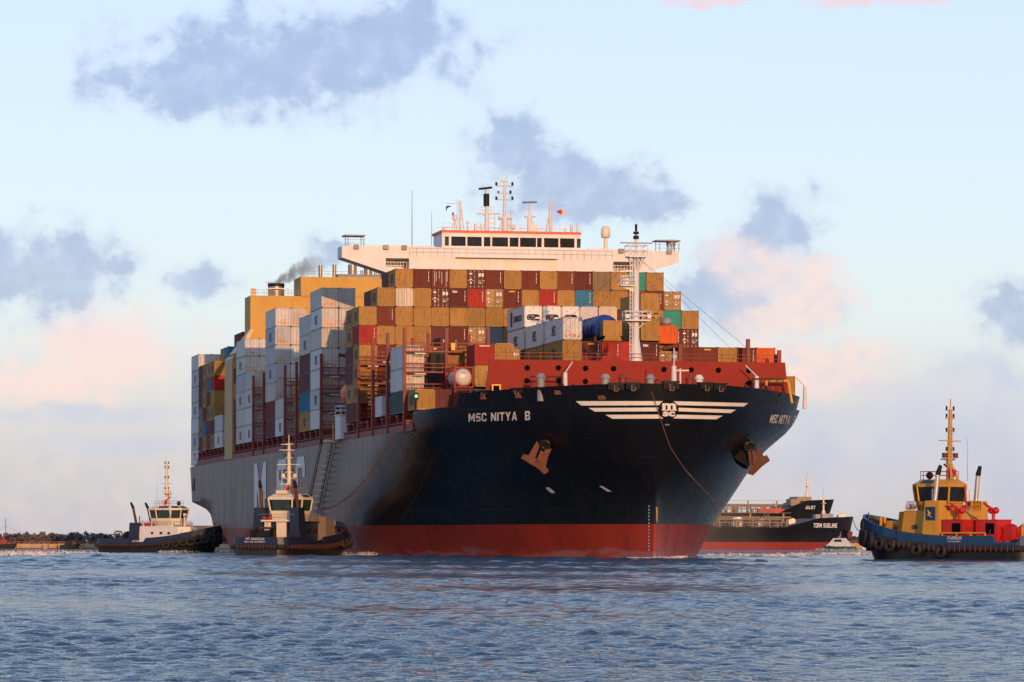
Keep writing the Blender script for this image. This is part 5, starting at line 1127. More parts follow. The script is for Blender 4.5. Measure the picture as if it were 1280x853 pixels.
        q = MB(); q.tube((cx, s * (cy - .1), zc), (cx - .1 - C['lean'] * .7, s * (cy - .15), zc + 2.9), .26, .25, 10); q.tube((cx + .6, s * (cy - .4), zc), (cx + .6, s * (cy - .4), zc + 1.3), .1, n=7); ex = q.build('exhaust_pipe', C['pipe'], fo_)
        q = MB(); q.tube((cx - .1 - C['lean'] * .7, s * (cy - .15), zc + 2.9), (cx - .3 - C['lean'] * 1.1, s * (cy - .2), zc + 3.9), .31, .2, 10); q.build('exhaust_tip', M['dark'], ex)
    # towing winch, rails and gear on the aft deck
    wx = -7.2 + WX; q = MB(); q.tube((wx, -1.1, 2.9), (wx, 1.1, 2.9), .8, n=14); q.tube((wx, -1.35, 2.9), (wx, -1.1, 2.9), 1.15, n=14); q.tube((wx, 1.1, 2.9), (wx, 1.35, 2.9), 1.15, n=14); q.box(wx - 1, wx + 1, -1.7, 1.7, 1.75, 2.1); q.box(wx - .8, wx + .6, 1.4, 2.0, 1.8, 3.7); q.build('towing_winch', C['winch'], r)
    q = MB(); q.path([(-10.3, -1.3, 1.7), (-10.3, -1.3, 3.7), (-10.3, -.9, 4.0), (-10.3, .9, 4.0), (-10.3, 1.3, 3.7), (-10.3, 1.3, 1.7)], .17, 8); q.build('towing_bow', C['gear'], r)
    q = MB()
    for y_ in (-2.8, -1.6, 1.6, 2.8): q.tube((-11.6, y_, 1.7), (-11.6, y_, 2.7), .2, n=8)
    q.build('bollard', M['rust'], r)
    q = MB(); zz = zt_ + .12; xa, xb = D0 + SX + .1, 5.4 + SX * .4
    for k in range(16):
        x = xa + (xb - xa) * k / 15; y_ = 2.95 - .9 * max(0, (k - 11) / 4)
        for s in (-1, 1): q.tube((x, s * y_, zz), (x, s * y_, zz + 1), .035, n=4)
    xm = xa + (xb - xa) * 11 / 15
    for s in (-1, 1):
        for h_ in (.5, 1): q.tube((xa, s * 2.95, zz + h_), (xm, s * 2.95, zz + h_), .035, n=4); q.tube((xm, s * 2.95, zz + h_), (xb, s * 2.05, zz + h_), .035, n=4)
    for h_ in (.5, 1): q.tube((xa, -2.95, zz + h_), (xa, 2.95, zz + h_), .035, n=4)
    q.build('deck_railing', C['rail'], r)
    q = MB(); q.tube((8.9, -1.0, tz(9) + .9), (8.9, 1.0, tz(9) + .9), .6, n=12); q.box(8.3, 9.6, -1.4, 1.4, tz(9) - .1, tz(9) + .35); q.tube((10.6, -.35, tz(10)), (10.6, -.35, tz(10) + 1.7), .2, n=8); q.tube((10.6, .35, tz(10)), (10.6, .35, tz(10) + 1.7), .2, n=8); q.build('bow_winch', C['gear'], r)
    q = MB(); sq = 6.0 + SX * .4; q.tube((sq, -1.6, zt_), (sq, -1.6, zt_ + 2.2), .16, n=8); q.tube((sq, -1.6, zt_ + 2.1), (sq + .2, -1.8, zt_ + 2.4), .3, .36, 10); q.build('bow_searchlight', C['house'], r)
    # lockers, vents, life rings and hoses scattered over the decks
    rs = random.Random(int(heading * 100)); zd = C.get('dht', 4.9) + .12
    for k in range(7):
        x = D0 + SX + .4 + rs.random() * 2.2; y = rs.choice((-1, 1)) * rs.uniform(1.9, 2.7); q = MB()
        if k % 2: q.tube((x, y, zd), (x, y, zd + .9), .16, n=8); q.tube((x, y, zd + .9), (x, y, zd + 1.1), .28, .2, 8); q.build('vent', C['house'], r)
        else: q.box(x - .35, x + .35, y - .25, y + .25, zd, zd + rs.uniform(.5, .9)); q.build('locker', rs.choice((C['house'], M['grey'], M['tugred'])), r)
    for s in (-1, 1):
        q = MB(); q.tube((4.2 + SX * .5, s * 2.2, zd + .45), (5.4 + SX * .5, s * 2.0, zd + .45), .33, n=12); q.build('life_raft', M['white'], r)
        q = MB(); q.torus((D0 + SX + .8, s * 3.02, zd + .6), (0, 1, 0), .33, .08, 16, 6); q.build('life_ring', M['orange_line'], r)
    for k in range(6):
        x = -12 + rs.random() * 4.5; y = rs.uniform(-3.2, 3.2); q = MB(); q.torus((x, y, 1.85), (0, 0, 1), rs.uniform(.3, .55), .12, 14, 6); q.torus((x, y, 2.05), (0, 0, 1), rs.uniform(.3, .5), .11, 14, 6); q.build('rope_coil', M['rope'], r)
    q = MB(); q.tube((D0 + SX - .2, 1.3, 1.8), (D0 + SX - .2, 1.3, zd), .05, n=5); q.tube((D0 + SX - .2, 1.75, 1.8), (D0 + SX - .2, 1.75, zd), .05, n=5); [q.tube((D0 + SX - .2, 1.3, 2.1 + .35 * j), (D0 + SX - .2, 1.75, 2.1 + .35 * j), .035, n=4) for j in range(9)]; q.build('ladder', C['rail'], r)
    q = MB(); [q.tube((x, tb(x, 1) * sg * .9, tz(x) + .9), (x - .1, tb(x, 1) * sg * .86, tz(x) + 1.6), .05, n=4) for x in (-11, -8, 7, 9) for sg in (-1, 1)]; q.build('bulwark_posts', M['rust'], r)
    return r, bwk
cream = dict(hull=M['tughull'], bulwark=M['tugnavy'], wheel=M['cream'], rail=M['grey'], mast=17.6, mastc=M['cream'], funnel=M['tugnavy'], pipe=M['rust'], lean=.55, winch=M['dark'], gear=M['rust'], tyres=(5.5, 7.2, 8.8, 10.2, 11.3), gap=(-4.5, -1.0), sx=-3.8, fx=-1.6, wx=-3.6, fz=7.0, fy=.25, hw=2.0, house=None)
M['dulltan'] = paint('dull_tan_plate', (.22, .16, .12), .6, .1, .3)
cream['house'] = M['tugnavy']
r1_, b1_ = tug('tugboat', (-28.9, 550.0, 0), rad(67), .92, 'cream and navy harbour tug seen from astern, pushing beside the gangway under the white letters', cream, 'cream')
q = MB(); q.box(-7.4, -7.22, -1.75, -.2, 2.0, 4.85); q.box(-7.4, -7.22, .75, 1.75, 3.2, 4.85); q.box(-7.7, -7.2, -2.2, 2.2, 4.95, 5.2); q.build('bulkhead', M['cream'], r1_)
q = MB(); q.add([(1.2, -4.0, 2.2), (1.2, -1.6, 2.2), (4.6, -1.6, 2.6), (4.6, -4.0, 2.6), (1.6, -3.8, 5.6), (1.6, -1.6, 5.9), (4.4, -1.6, 5.2), (4.4, -3.8, 5.0)], [(0, 1, 2, 3), (4, 7, 6, 5), (0, 4, 5, 1), (1, 5, 6, 2), (2, 6, 7, 3), (3, 7, 4, 0)]); q.build('side_house', M['dulltan'], r1_)
q = MB(); [q.box(-4.1 - .1, -4.1 + .1, -w_, w_, z_ - .05, z_ + .05) for z_, w_ in ((10.4, .9), (15.4, 1.0), (16.2, .7))]; q.tube((-3.4, .9, 9), (-3.4, .9, 12.4), .05, n=5); q.box(-5.4, -4.8, -.9, .9, 9.0, 9.5); q.build('mast_spreader', M['cream'], r1_)
q = MB(); text_on(q, 'MT ANGOLA', (-13.09, 1.9, 2.25), (0, -3.0, 0), (.0, 0, .36), bold=0); text_on(q, 'RIO DE JANEIRO', (-13.09, 2.1, 1.86), (0, -3.3, 0), (0, 0, .25), bold=0); q.build('lettering', M['decal'], b1_)
cream2 = dict(cream); cream2.update(sx=0, fx=0, wx=0, fz=5.7, fy=0, hw=3.3, house=M['white'], lean=.9, gear=M['grey'], mast=18.4, tyres=(4, 6, 7.6, 9, 10.3, 11.4))
r2_, b2_ = tug('tugboat', (-58.9, 688.0, 0), rad(-28), .87, 'white and dark tug with a tall lattice mast, nosing the stern of the big ship', cream2, 'far')
q = MB(); text_on(q, 'SEVERN', (-3.9, -4.86, 1.95), (2.2, 0, 0), (0, .03, .34), bold=0); q.build('lettering', M['decal'], b2_)
yel = dict(hull=M['tughull'], bulwark=M['tugblue'], house=M['tugyellow'], wheel=M['tugyellow'], rail=M['redoxide'], mast=18.0, mastc=M['tugyellow'], funnel=M['tugyellow'], pipe=M['silver'], lean=.35, winch=M['tugred'], gear=M['tugyellow'], tyres=(-2, 1.5, 5.5, 7.2, 8.8, 10.2, 11.3), gap=(-12.2, -9.0), fx=4.5, fy=.95, d0=-1.2, dht=5.4, fz=6.6, wx=-1.5, ws=.78, wdx=1.0)
r3_, b3_ = tug('tugboat', (51.0, 468.5, 0), rad(135), 1.03, 'bright yellow and blue tug with red fire monitors, heading left at the right edge', yel, 'yellow')
def redbox(x0, x1, y0, y1, z1, mon):
    q = MB(); q.box(x0, x1, y0, y1, 1.8, z1); q.box(x0 - .06, x1 + .06, y0 - .06, y1 + .06, z1, z1 + .1); b = q.build('equipment_box', M['tugred'], r3_)
    g = MB(); g.box(x0 + .4, x0 + 1.6, y1, y1 + .04, z1 - 1.5, z1 - .3); g.build('grille', M['void'], b)
    for s, xx in ((1, x1),):
        g = MB(); g.box(x0 - .05, x0, y0 + .5, y1 - .5, z1 - 1.1, z1 - .75); g.build('recess', M['redoxide'], b)
    if mon:
        g = MB(); cx, cy = (x0 + x1) / 2, (y0 + y1) / 2; g.tube((cx, cy, z1 + .1), (cx, cy, z1 + 1.0), .2, n=8); g.ball((cx - .35, cy, z1 + 1.1), .38); g.ball((cx + .35, cy, z1 + 1.1), .38); g.tube((cx, cy, z1 + 1.1), (cx + .3, cy + 1.3, z1 + 1.9), .2, .12, 8); g.build('fire_monitor', M['tugred'], b)
redbox(-4.3, -1.4, 1.7, 4.1, 4.4, True); redbox(-7.9, -4.9, .2, 2.7, 4.4, True)
q = MB(); q.tube((-12.4, -1.8, 2.3), (-9.4, -1.8, 2.5), .28, n=8); q.tube((-10.5, -3.0, 2.3), (-10.5, 3.0, 2.3), .16, n=8); q.build('red_pipework', M['tugred'], r3_)
q = MB(); q.path([(-1.6, 4.45, 3.0), (-7.6, 4.45, 3.0)], .11, 6)
for x in (-1.6, -3.6, -5.6, -7.6): q.tube((x, 4.45, 1.7), (x, 4.45, 3.0), .1, n=6)
q.build('guard_rail', M['tugyellow'], r3_); q = MB()
q.path([(-12.6, -2.4, 1.7), (-12.6, -2.4, 3.1), (-12.6, 2.2, 3.1), (-12.6, 2.2, 1.7)], .22, 6); q.build('guard_rail', M['tugyellow'], r3_)
q = MB(); text_on(q, 'ITAPERUN', (-2.6, 4.82, 2.28), (-2.0, 0, 0), (0, -.05, .34), bold=0); text_on(q, 'RIO DE JANEIRO', (-2.7, 4.83, 1.95), (-1.8, 0, 0), (0, -.03, .2), bold=0); q.build('lettering', M['decal'], b3_)
q = MB(); q.box(-.55, .75, 4.36, 4.44, 4.4, 5.9); eb = q.build('funnel_badge', M['tugblue'], r3_)
q = MB(); q.prism([(-.25, 4.7), (.25, 5.05), (-.05, 5.15), (.5, 5.6), (.35, 5.1), (.55, 5.0)], 'y', 4.445, 4.465); q.build('badge_symbol', M['yellow'], eb)
q = MB(); q.path([(-.7, -1.0, 5.4), (-.35, -1.1, 8.2), (.7, -.8, 8.8)], .13, 7); q.build('foam_pipe', M['tugred'], r3_)
# ================================================================== TANKERS BEHIND
M['tankhull'] = paint('tanker_black', (.010, .010, .013), .38, .12, .3, (.03, .022, .015), spec=.5, nscale=.1, rand=.02)
M['tankboot'] = paint('tanker_boot_red', (.26, .035, .03), .5, .1, .3, (.15, .06, .05), nscale=.1, rand=.02)
M['pipes'] = paint('deck_pipe_tan', (.23, .165, .105), .5, .1, .3, streak=False)
def tanker(loc, heading, L, B, z_deck, z_fc, fc_len, label, text, mastspec, boot=2.3, rake=2.0):
    """bow at the origin pointing +x"""
    r = empty('tanker', loc, heading); tag(r, label, 'tanker')
    hb = MB(); xs = sorted({0, -.6, -2, -5, -9, -14, -20, -fc_len + 3, -fc_len - 2, -fc_len - 7, -30, -60, -110, -L * .9, -L}, reverse=True); bd = [float(np.interp(-x, [0, .6, 2, 5, 9, 14, 20, 30, 45, L * .9, L], [.5, 2.0, 4.2, 7.2, 10, 12.4, B / 2 * .93, B / 2 * .99, B / 2, B / 2, B / 2 * .8])) for x in xs]
    def zt(x): return float(np.interp(-x, [0, fc_len - 3, fc_len + 7, L], [z_fc, z_fc - .5, z_deck, z_deck]))
    zs = [0, .5, 1]
    for s in (-1, 1):
        vs = []
        for x, b in zip(xs, bd):
            for z, f in ((-1, .72), (boot, .8), (boot + .01, .8), ((zt(x) + boot) / 2, .9), (zt(x), 1)):
                k = f if x > -25 else 1; vs.append((x - rake * (1 - (z + 1) / (z_fc + 1)) * max(0, 1 + x / 25), s * b * k, z))
        hb.add(vs, [(i * 5 + k, (i + 1) * 5 + k, (i + 1) * 5 + k + 1, i * 5 + k + 1) for i in range(len(xs) - 1) for k in range(4) if k != 0], 1, True)
        hb.add(vs, [(i * 5, (i + 1) * 5, (i + 1) * 5 + 1, i * 5 + 1) for i in range(len(xs) - 1)], 0, True)
    d = [(x, b - .1, zt(x) - .1) for x, b in zip(xs, bd)]
    hb.add(d + [(x, -y, z) for x, y, z in d], [(i, i + 1, len(d) + i + 1, len(d) + i) for i in range(len(d) - 1)], 2)
    nz = 5; a0 = [(xs[0] - rake * (1 - (z + 1) / (z_fc + 1)), s * .5 * f, z) for s in (-1, 1) for z, f in ((-1, .72), (boot, .8), (z_fc, 1))]
    hb.add(a0, [(0, 1, 4, 3)], 0); hb.add(a0, [(1, 2, 5, 4)], 1)
    ho = hb.build('hull', [M['tankboot'], M['tankhull'], M['deck']], r)
    h_ = mastspec.get('th', 1.1); xa = -mastspec['tx']; tw = mastspec['tw']; words = text.split(); tot = sum(len(w_) for w_ in words) + .7 * (len(words) - 1); pos = 0
    for w_ in words:
        x0_, x1_ = xa - tw + tw * pos / tot, xa - tw + tw * (pos + len(w_)) / tot; pos += len(w_) + .7
        Yb = lambda x: -float(np.interp(-x, [-q_ for q_ in xs], bd)) * .97 - .22
        q = MB(); text_on(q, w_, (x0_, Yb(x0_), z_fc - mastspec['tz']), (x1_ - x0_, Yb(x1_) - Yb(x0_), 0), (0, -.10, h_), bold=0); q.build('lettering', M['decal'], ho)
    pp = MB()
    for y_, z in ((-B * .28, 2.0), (-B * .2, 2.3), (0, 2.6), (B * .2, 2.3), (-B * .38, 1.3)): pp.tube((-fc_len - 6, y_, z_deck + z), (-L * .75, y_, z_deck + z), .2, n=6)
    x = -fc_len - 6
    while x > -L * .75:
        pp.box(x - .18, x + .18, -B * .42, B * .42, z_deck, z_deck + .3)
        for y_ in (-B * .4, -B * .22, 0, B * .22): pp.box(x - .15, x + .15, y_ - .15, y_ + .15, z_deck, z_deck + 2.3)
        x -= 4.5
    for k in range(26):
        x = -fc_len - 6 - random.uniform(0, 60); y_ = random.uniform(-B * .42, -B * .1); pp.tube((x, y_, z_deck), (x, y_, z_deck + random.uniform(1, 3.2)), random.uniform(.15, .5), n=7)
    pp.build('deck_piping', M['pipes'], r)
    q = MB()
    for z in (.6, 1.2): q.tube((-fc_len - 8, -B / 2 + .3, z_deck + z), (-L * .8, -B / 2 + .3, z_deck + z), .06, n=4)
    x = -fc_len - 8
    while x > -L * .8: q.tube((x, -B / 2 + .3, z_deck), (x, -B / 2 + .3, z_deck + 1.2), .05, n=4); x -= 2
    q.build('deck_railing', M['pipes'], r)
    cw = MB(); cw.box(-L * .75, -fc_len - 2, -.8, .8, z_deck + mastspec['cw'], z_deck + mastspec['cw'] + .3)
    x = -fc_len - 4
    while x > -L * .75: cw.box(x - .2, x + .2, -.6, -.3, z_deck, z_deck + mastspec['cw'] + 1.2); x -= 9
    cw.tube((-fc_len - 2, -.7, z_deck + mastspec['cw'] + 1.3), (-L * .75, -.7, z_deck + mastspec['cw'] + 1.3), .07, n=4); cw.build('catwalk', M['pipes'], r)
    mx, mh, wdt = mastspec['mx'], mastspec['mh'], mastspec['mw']
    q = MB(); q.tube((mx, 0, z_fc - .5), (mx, 0, z_fc + mh * .8), wdt, wdt * .7, 9); q.tube((mx, 0, z_fc + mh * .8), (mx, 0, z_fc + mh), wdt * .3, n=6); q.box(mx - .4, mx + .4, -1.3, 1.3, z_fc + mh * .45, z_fc + mh * .47); q.box(mx - 1.3, mx + 1.5, -.3, .3, z_fc + mh * .62, z_fc + mh * .645); q.tube((mx, 0, z_fc - .5), (mx, 0, z_fc + 1.5), wdt * 2.4, wdt * 1.5, 9); q.build('foremast', M['cream'], r)
    return r
# the near tanker
t1 = tanker(WP(1066, 687, 1080.0).to_2d().to_3d(), rad(10), 182, 30, 5.7, 8.7, 15, 'black tanker with pipe-covered deck and red waterline, bow just behind the pilot boat', 'TORM SUBLIME',
            dict(tx=6.4, tw=7.4, tz=3.0, th=1.15, mx=-8.0, mh=7.6, mw=.3, cw=2.6), boot=1.9)
for k, (x, y_, s, m_) in enumerate(((-3.4, -1.0, 1.0, 'cream'), (-17.5, -3.0, .9, 'cream'), (-33.0, -6, 1.2, 'cream'), (-26.5, -6.0, .8, 'cream'))):
    zb = 8.4 if x > -12 else 7.2; q = MB(); q.box(x - s, x + s, y_ - s, y_ + s, zb - 1.2, zb + s * .7); q.prism([(x - s, zb + s * .7), (x + s, zb + s * .7), (x + s * .5, zb + s * 1.1)], 'y', y_ - s, y_ + s); q.build('deck_locker', M[m_], t1)
q = MB()
for x in (-37.5, -24.5):
    for a, b in ((-.5, -.5), (.5, -.5), (-.5, .5), (.5, .5)): q.tube((x + a, b - 4, 5.7), (x + a, b - 4, 14.2 if x < -30 else 10.0), .09, n=5)
    for k in range(7): z = 5.8 + k * 1.1; q.tube((x - .5, -4.5, z), (x + .5, -4.5, min(z + 1.1, 14)), .05, n=4) if (x < -30 or k < 4) else None
q.build('hose_tower', M['pipes'], t1)
q = MB(); q.prism([(-2.4, 2.9), (-1.5, 3.2), (-1.2, 4.6), (-2.2, 5.0), (-2.8, 4.0)], 'y', -4.6, -3.2); q.build('anchor', M['rust'], t1)
q = MB(); q.box(-12.2, -10.9, -8, -5, 8.1, 9.2); q.box(-9.6, -6.6, -5, -3, 8.1, 9.4); q.build('windlass', M['grey'], t1)
# the far tanker, light in the water, flared bow to the right
t2 = tanker(WP(1042, 687, 1250.0).to_2d().to_3d(), rad(10), 175, 32, 10.6, 15.0, 14, 'far black ship with a flared bow and white foremast, standing higher behind the nearer tanker', 'JULIET',
            dict(tx=8.2, tw=3.6, tz=3.1, th=1.0, mx=-8.3, mh=8.4, mw=.5, cw=2.6), rake=5.0)
q = MB(); q.box(-13, -8.5, -6, 4, 14.4, 15.7); q.box(-15.5, -12.5, -8, -2, 13.0, 15.0); q.build('windlass', M['pipes'], t2)
q = MB(); q.box(-27, -19, -14, -12, 10.5, 11.9); q.build('red_manifold', M['tugred'], t2)
# ================================================================== PILOT BOAT
pb = empty('pilot_boat', WP(1048.5, 687.3, 985.0).to_2d().to_3d(), rad(152)); tag(pb, 'small white-topped pilot launch with green hull under the tanker bow', 'boat')
q = MB(); xs = np.linspace(-4, 4, 18)
for s in (-1, 1):
    vs = []
    for x in xs:
        b = 1.5 * (1 - max(0, (x) / 4.0) ** 2.2) + .02; z = .9 + .5 * max(0, x / 4) ** 1.5; vs += [(x - .0, s * b * .8, -.3), (x + .15 * max(0, x / 4), s * b, z)]
    q.add(vs, [(2 * i, 2 * i + 2, 2 * i + 3, 2 * i + 1) for i in range(len(xs) - 1)], 0, True)
q.add([(-4, -1.22, -.3), (-4, 1.22, -.3), (-4, 1.52, .9), (-4, -1.52, .9)], [(0, 1, 2, 3)]); q.box(-3.9, 2.6, -1.2, 1.2, .75, .85)
M['boatgreen'] = paint('boat_green', (.02, .10, .05), .4, .1, .2); q.build('hull', M['boatgreen'], pb)
q = MB(); q.prism([(-2.8, .85), (3.0, .95), (1.9, 1.9), (1.0, 2.9), (-1.4, 2.9), (-2.4, 1.9)], 'y', -1.05, 1.05); cab = q.build('cabin', M['white'], pb)
for s in (-1, 1): q = MB(); q.prism([(-1.3, 2.0), (.9, 2.0), (.6, 2.6), (-1.1, 2.6)], 'y', s * 1.06 - .02, s * 1.06 + .02); q.build('window', M['glass'], cab)
q = MB(); q.add([(1.95, -.8, 1.95), (1.95, .8, 1.95), (1.15, .8, 2.78), (1.15, -.8, 2.78)], [(0, 1, 2, 3)]); [q.v.__setitem__(i, (q.v[i][0] + .03, q.v[i][1], q.v[i][2] + .03)) for i in range(4)]; q.build('windscreen', M['glass'], cab)
q = MB(); q.tube((-.4, 0, 2.9), (-.5, 0, 4.4), .07, n=6); q.box(-.55, -.3, -.7, .7, 3.6, 3.7); q.ball((-.2, .3, 3.15), .22); q.build('mast', M['grey'], pb)
# ================================================================== SHORES
M['conc'] = paint('quay_concrete', (.46, .29, .145), .8, .12, .2, (.14, .09, .06), nscale=.25, rand=.02)
M['concd'] = paint('wet_quay_base', (.10, .08, .075), .7, .2, .3, streak=False)
M['brickrail'] = paint('quay_rail_red', (.24, .075, .04), .7, .1, .3)
def quay(x0, x1, Y, base, top, label, steps):
    r = empty('quay_wall', ((x0 + x1) / 2, Y, 0)); tag(r, label, 'quay'); h = (x1 - x0) / 2
    q = MB(); q.box(-h, h, 0, 14, -2, top); 
    for a, b in steps: q.box(a - (x0 + x1) / 2, b - (x0 + x1) / 2, -2.2, .0, base * .15, top + .05)
    w = q.build('wall', M['conc'], r)
    q = MB(); q.box(-h, h, -.25, -.003, -1.5, base); q.build('base', M['concd'], w)
    q = MB(); x = -h
    while x < h: q.box(x, x + .3, 1, 1.3, top, top + .42); x += 1.1
    q.box(-h, h, 1.05, 1.2, top + .36, top + .52); q.build('parapet', M['brickrail'], r); return r
YL = 900.0
xl0 = -(640 + 900) / F * YL; 
quay(xl0, WP(300, 687, YL).x, YL, .22, WP(60, 680, YL).z, 'long ochre concrete quay with a red rail, behind the left tug', [(WP(a, 685, YL).x, WP(b, 685, YL).x) for a, b in ((-60, 21), (55, 61), (74, 103), (140, 160), (-200, -150))])
YR = 1130.0
quay(WP(880, 687, YR).x, WP(1280 + 900, 687, YR).x, YR, .22, WP(1090, 679.3, YR).z, 'ochre quay beyond the tanker bow, right of the pilot boat', [(WP(1110, 685, YR).x, WP(1128, 685, YR).x), (WP(1300, 685, YR).x, WP(1330, 685, YR).x)])
def ground(name, x0, x1, y0, y1, z, m):
    o = MB().add([(x0, y0, z), (x1, y0, z), (x1, y1, z), (x0, y1, z)], [(0, 1, 2, 3)]).build(name, m); o['kind'] = 'structure'
M['earth'] = paint('earth', (.09, .065, .045), .9, .2, .2, streak=False, nscale=.05)
ground('shore_land', xl0, WP(300, 680, YL).x, YL + 13.9, YL + 900, 1.2, M['earth']); ground('shore_land', WP(880, 680, YR).x, WP(2180, 680, YR).x, YR + 13.9, YR + 900, 1.2, M['earth'])
# distant woods: leaf clumps through the crowns' volume, read as one mass
M['leaf'] = paint('foliage', (.105, .080, .080), .9, .35, .2, (.03, .03, .025), streak=False, nscale=.15, rand=.05)  # leaf colour lightened to paint in distance haze
M['bark'] = paint('bark', (.07, .05, .035), .9, .2, .2)
def wood(x0, x1, Y, hmin, hmax, label):
    vs, fs = [], []; rs = np.random.RandomState(int(abs(x0)) + 3); x = x0
    while x < x1:
        Hh = rs.uniform(hmin, hmax) * (1 + .10 * math.sin(x * .05)); w = rs.uniform(1.2, 2.4); cy = Y + rs.uniform(0, 24)
        for k in range(60):
            d = rs.normal(size=3); d /= np.linalg.norm(d); rr_ = rs.uniform(.3, 1.0) ** .5
            c = np.array([x + d[0] * w * rr_, cy + d[1] * w * rr_, 1.0 + Hh * .4 + d[2] * Hh * .5 * rr_]); s = rs.uniform(.30, .75)
            a = rs.normal(size=3); b = rs.normal(size=3); a /= np.linalg.norm(a); b /= np.linalg.norm(b); o = len(vs)
            vs += [tuple(c + a * s), tuple(c + b * s), tuple(c - a * s * .8), tuple(c - b * s)]; fs.append((o, o + 1, o + 2, o + 3))
        x += rs.uniform(.45, 1.0)
    me = bpy.data.meshes.new('woodland'); me.from_pydata(vs, [], fs); me.materials.append(M['leaf']); o = bpy.data.objects.new('woodland', me); COL.objects.link(o); tag(o, label, 'woodland', kind='stuff')
wood(xl0 * .72, WP(300, 680, YL).x, YL + 60, 2.3, 2.8, 'dark low wood along the far left shore')
wood(WP(900, 680, YR).x, WP(1720, 680, YR).x, YR + 60, 3.0, 3.7, 'dark low wood beyond the quay on the right')
# guyed mast and a dark buoy-like post on the left quay
p = WP(7, 670, 1150); r = empty('radio_mast', (p.x, 1150, 0)); tag(r, 'thin guyed radio mast rising above the wood at the far left', 'mast')
zt_ = WP(7, 647.5, 1150).z; q = MB(); q.tube((0, 0, 0), (0, 0, zt_), .16, .1, 6); q.box(-.3, .3, -.2, .2, zt_ * .68, zt_ * .68 + .5); q.build('pole', M['grey'], r)
q = MB(); q.tube((0, 0, zt_ * .7), (10, 0, 2), .05, n=4); q.tube((0, 0, zt_ * .7), (-6, 0, 3), .05, n=4); q.build('guy_wire', M['grey'], r)
for x, nm, lab in ((6, 'work_boat', 'small dark work boat with a red funnel moored by the left quay'), (88, 'work_boat', 'small dark skiff against the quay between pale buttresses')):
    p = WP(x, 687, YL - 3); r = empty(nm, (p.x, YL - 4, 0), 0); tag(r, lab, 'boat'); s = 1.0 if x < 50 else .8
    q = MB(); q.prism([(-2.6 * s, .9), (-2.2 * s, -.2), (2.0 * s, -.2), (2.8 * s, 1.2)], 'y', -.9, .9); q.build('hull', M['dark'], r)
    q = MB(); q.box(-1.2 * s, .6 * s, -.6, .6, .9, 2.0); 
    if x < 50: q.prism([(-.5, 2), (.2, 2), (.0, 2.8), (-.3, 2.8)], 'y', -.3, .3)
    q.build('cabin', M['dark'] if x > 50 else M['redoxide'], r)
for k, (x, c, lab) in enumerate(((1084, 'white', 'white moored skiff right of the tanker bow'), (1093, 'cream', 'cream cabin boat moored below the right quay'), (1101, 'redoxide', 'small red boat moored below the right quay, nearest the tug'))):
    p = WP(x, 687, YR - 14); r = empty('moored_boat', (p.x, YR - 14, 0)); tag(r, lab, 'boat')
    q = MB(); q.prism([(-1.5, .7), (-1.2, -.2), (1.1, -.2), (1.7, .9)], 'y', -.6, .6); q.build('hull', M[c], r); q = MB(); q.prism([(-.7, .7), (.6, .7), (.3, 1.5), (-.6, 1.5)], 'y', -.45, .45); q.build('cabin', M['white' if k else 'grey'], r)
# ================================================================== ROPES, FLAGS, PEOPLE, SMOKE, FOAM
def sag(a, b, s, n=16): a, b = Vector(a), Vector(b); return [a.lerp(b, k / n) - Vector((0, 0, 4 * s * (k / n) * (1 - k / n))) for k in range(n + 1)]
def rope(pts, r_, label, m='rope'): o = MB().path([Vector(p) for p in pts], r_, 6).build('tow_rope', M[m]); tag(o, label, 'rope')
a = WP(494, 542, 527.0); b = WP(398, 637.5, 552.0); 
rope(sag(ship2w(-24.6, 48.5, 15.6), b, 2.3), .09, 'tow line sagging from the ship side down to the tug beside the gangway')
ropepts = []
for x, y in ((814, 489), (818.5, 502), (824, 519), (831, 541), (837, 558), (846, 573), (855, 586)):
    p = hull_at(x, y, .25); ropepts.append(ship2w(*p))
p0 = ropepts[-1]
for x, y, dY in ((868, 600, 3.0), (883, 616, 7), (901, 636, 12)): ropepts.append(WP(x, y, p0.y + dY - 4))
rope(ropepts, .045, 'rust-stained rope hanging down the bow from beside the round emblem')
rope(sag(WP(1086, 641, 466), WP(1067, 649, 1070) * .0 + WP(1066, 648, 640), 2.0), .06, 'thin mooring line running left from the bow of the yellow tug', 'dark')
def flag(pts, mats, label, parts=1):
    q = MB()
    for k, (poly, mi) in enumerate(pts):
        vs = [at(x, y) for x, y in poly]; vs = [(v[0], v[1] + .12 * math.sin(i * 2.1), v[2]) for i, v in enumerate(vs)]
        q.add(vs + [(v[0], v[1] + .03, v[2]) for v in vs], [tuple(range(len(vs))), tuple(range(2 * len(vs) - 1, len(vs) - 1, -1))] + [(i, (i + 1) % len(vs), (i + 1) % len(vs) + len(vs), i + len(vs)) for i in range(len(vs))], mi)
    o = q.build('flag', mats, None, (OX, OY, 0), ALPHA); tag(o, label, 'flag')
flag([([(557.5, 265), (557.5, 258), (561, 257.2), (564.5, 258.4), (560.5, 259.6), (558.8, 261)], 0)], [M['flaggreen']], 'dark green flag drooping from the left yard above the bridge')
flag([([(564.5, 269.5), (566.3, 264), (568, 268.5), (567.6, 269.6)], 0)], [M['flagred']], 'small crimson pennant on the left signal mast above the bridge')
flag([([(695.5, 264), (702.2, 261.8), (702.2, 268.4), (698, 266.8)], 0), ([(702.2, 261.8), (705.5, 261.2), (705.5, 268.9), (702.2, 268.4)], 1)], [M['flagred'], M['flagyellow']], 'red and yellow flag flying from the right yard above the bridge')
M['skin'] = paint('skin', (.42, .22, .14), .6, .05, 0); M['navycloth'] = paint('navy_overalls', (.015, .03, .09), .8, .1, .1); M['khaki'] = paint('khaki_shirt', (.30, .24, .16), .8, .1, .1); M['hair'] = paint('dark_hair', (.02, .015, .012), .7, .1, 0)
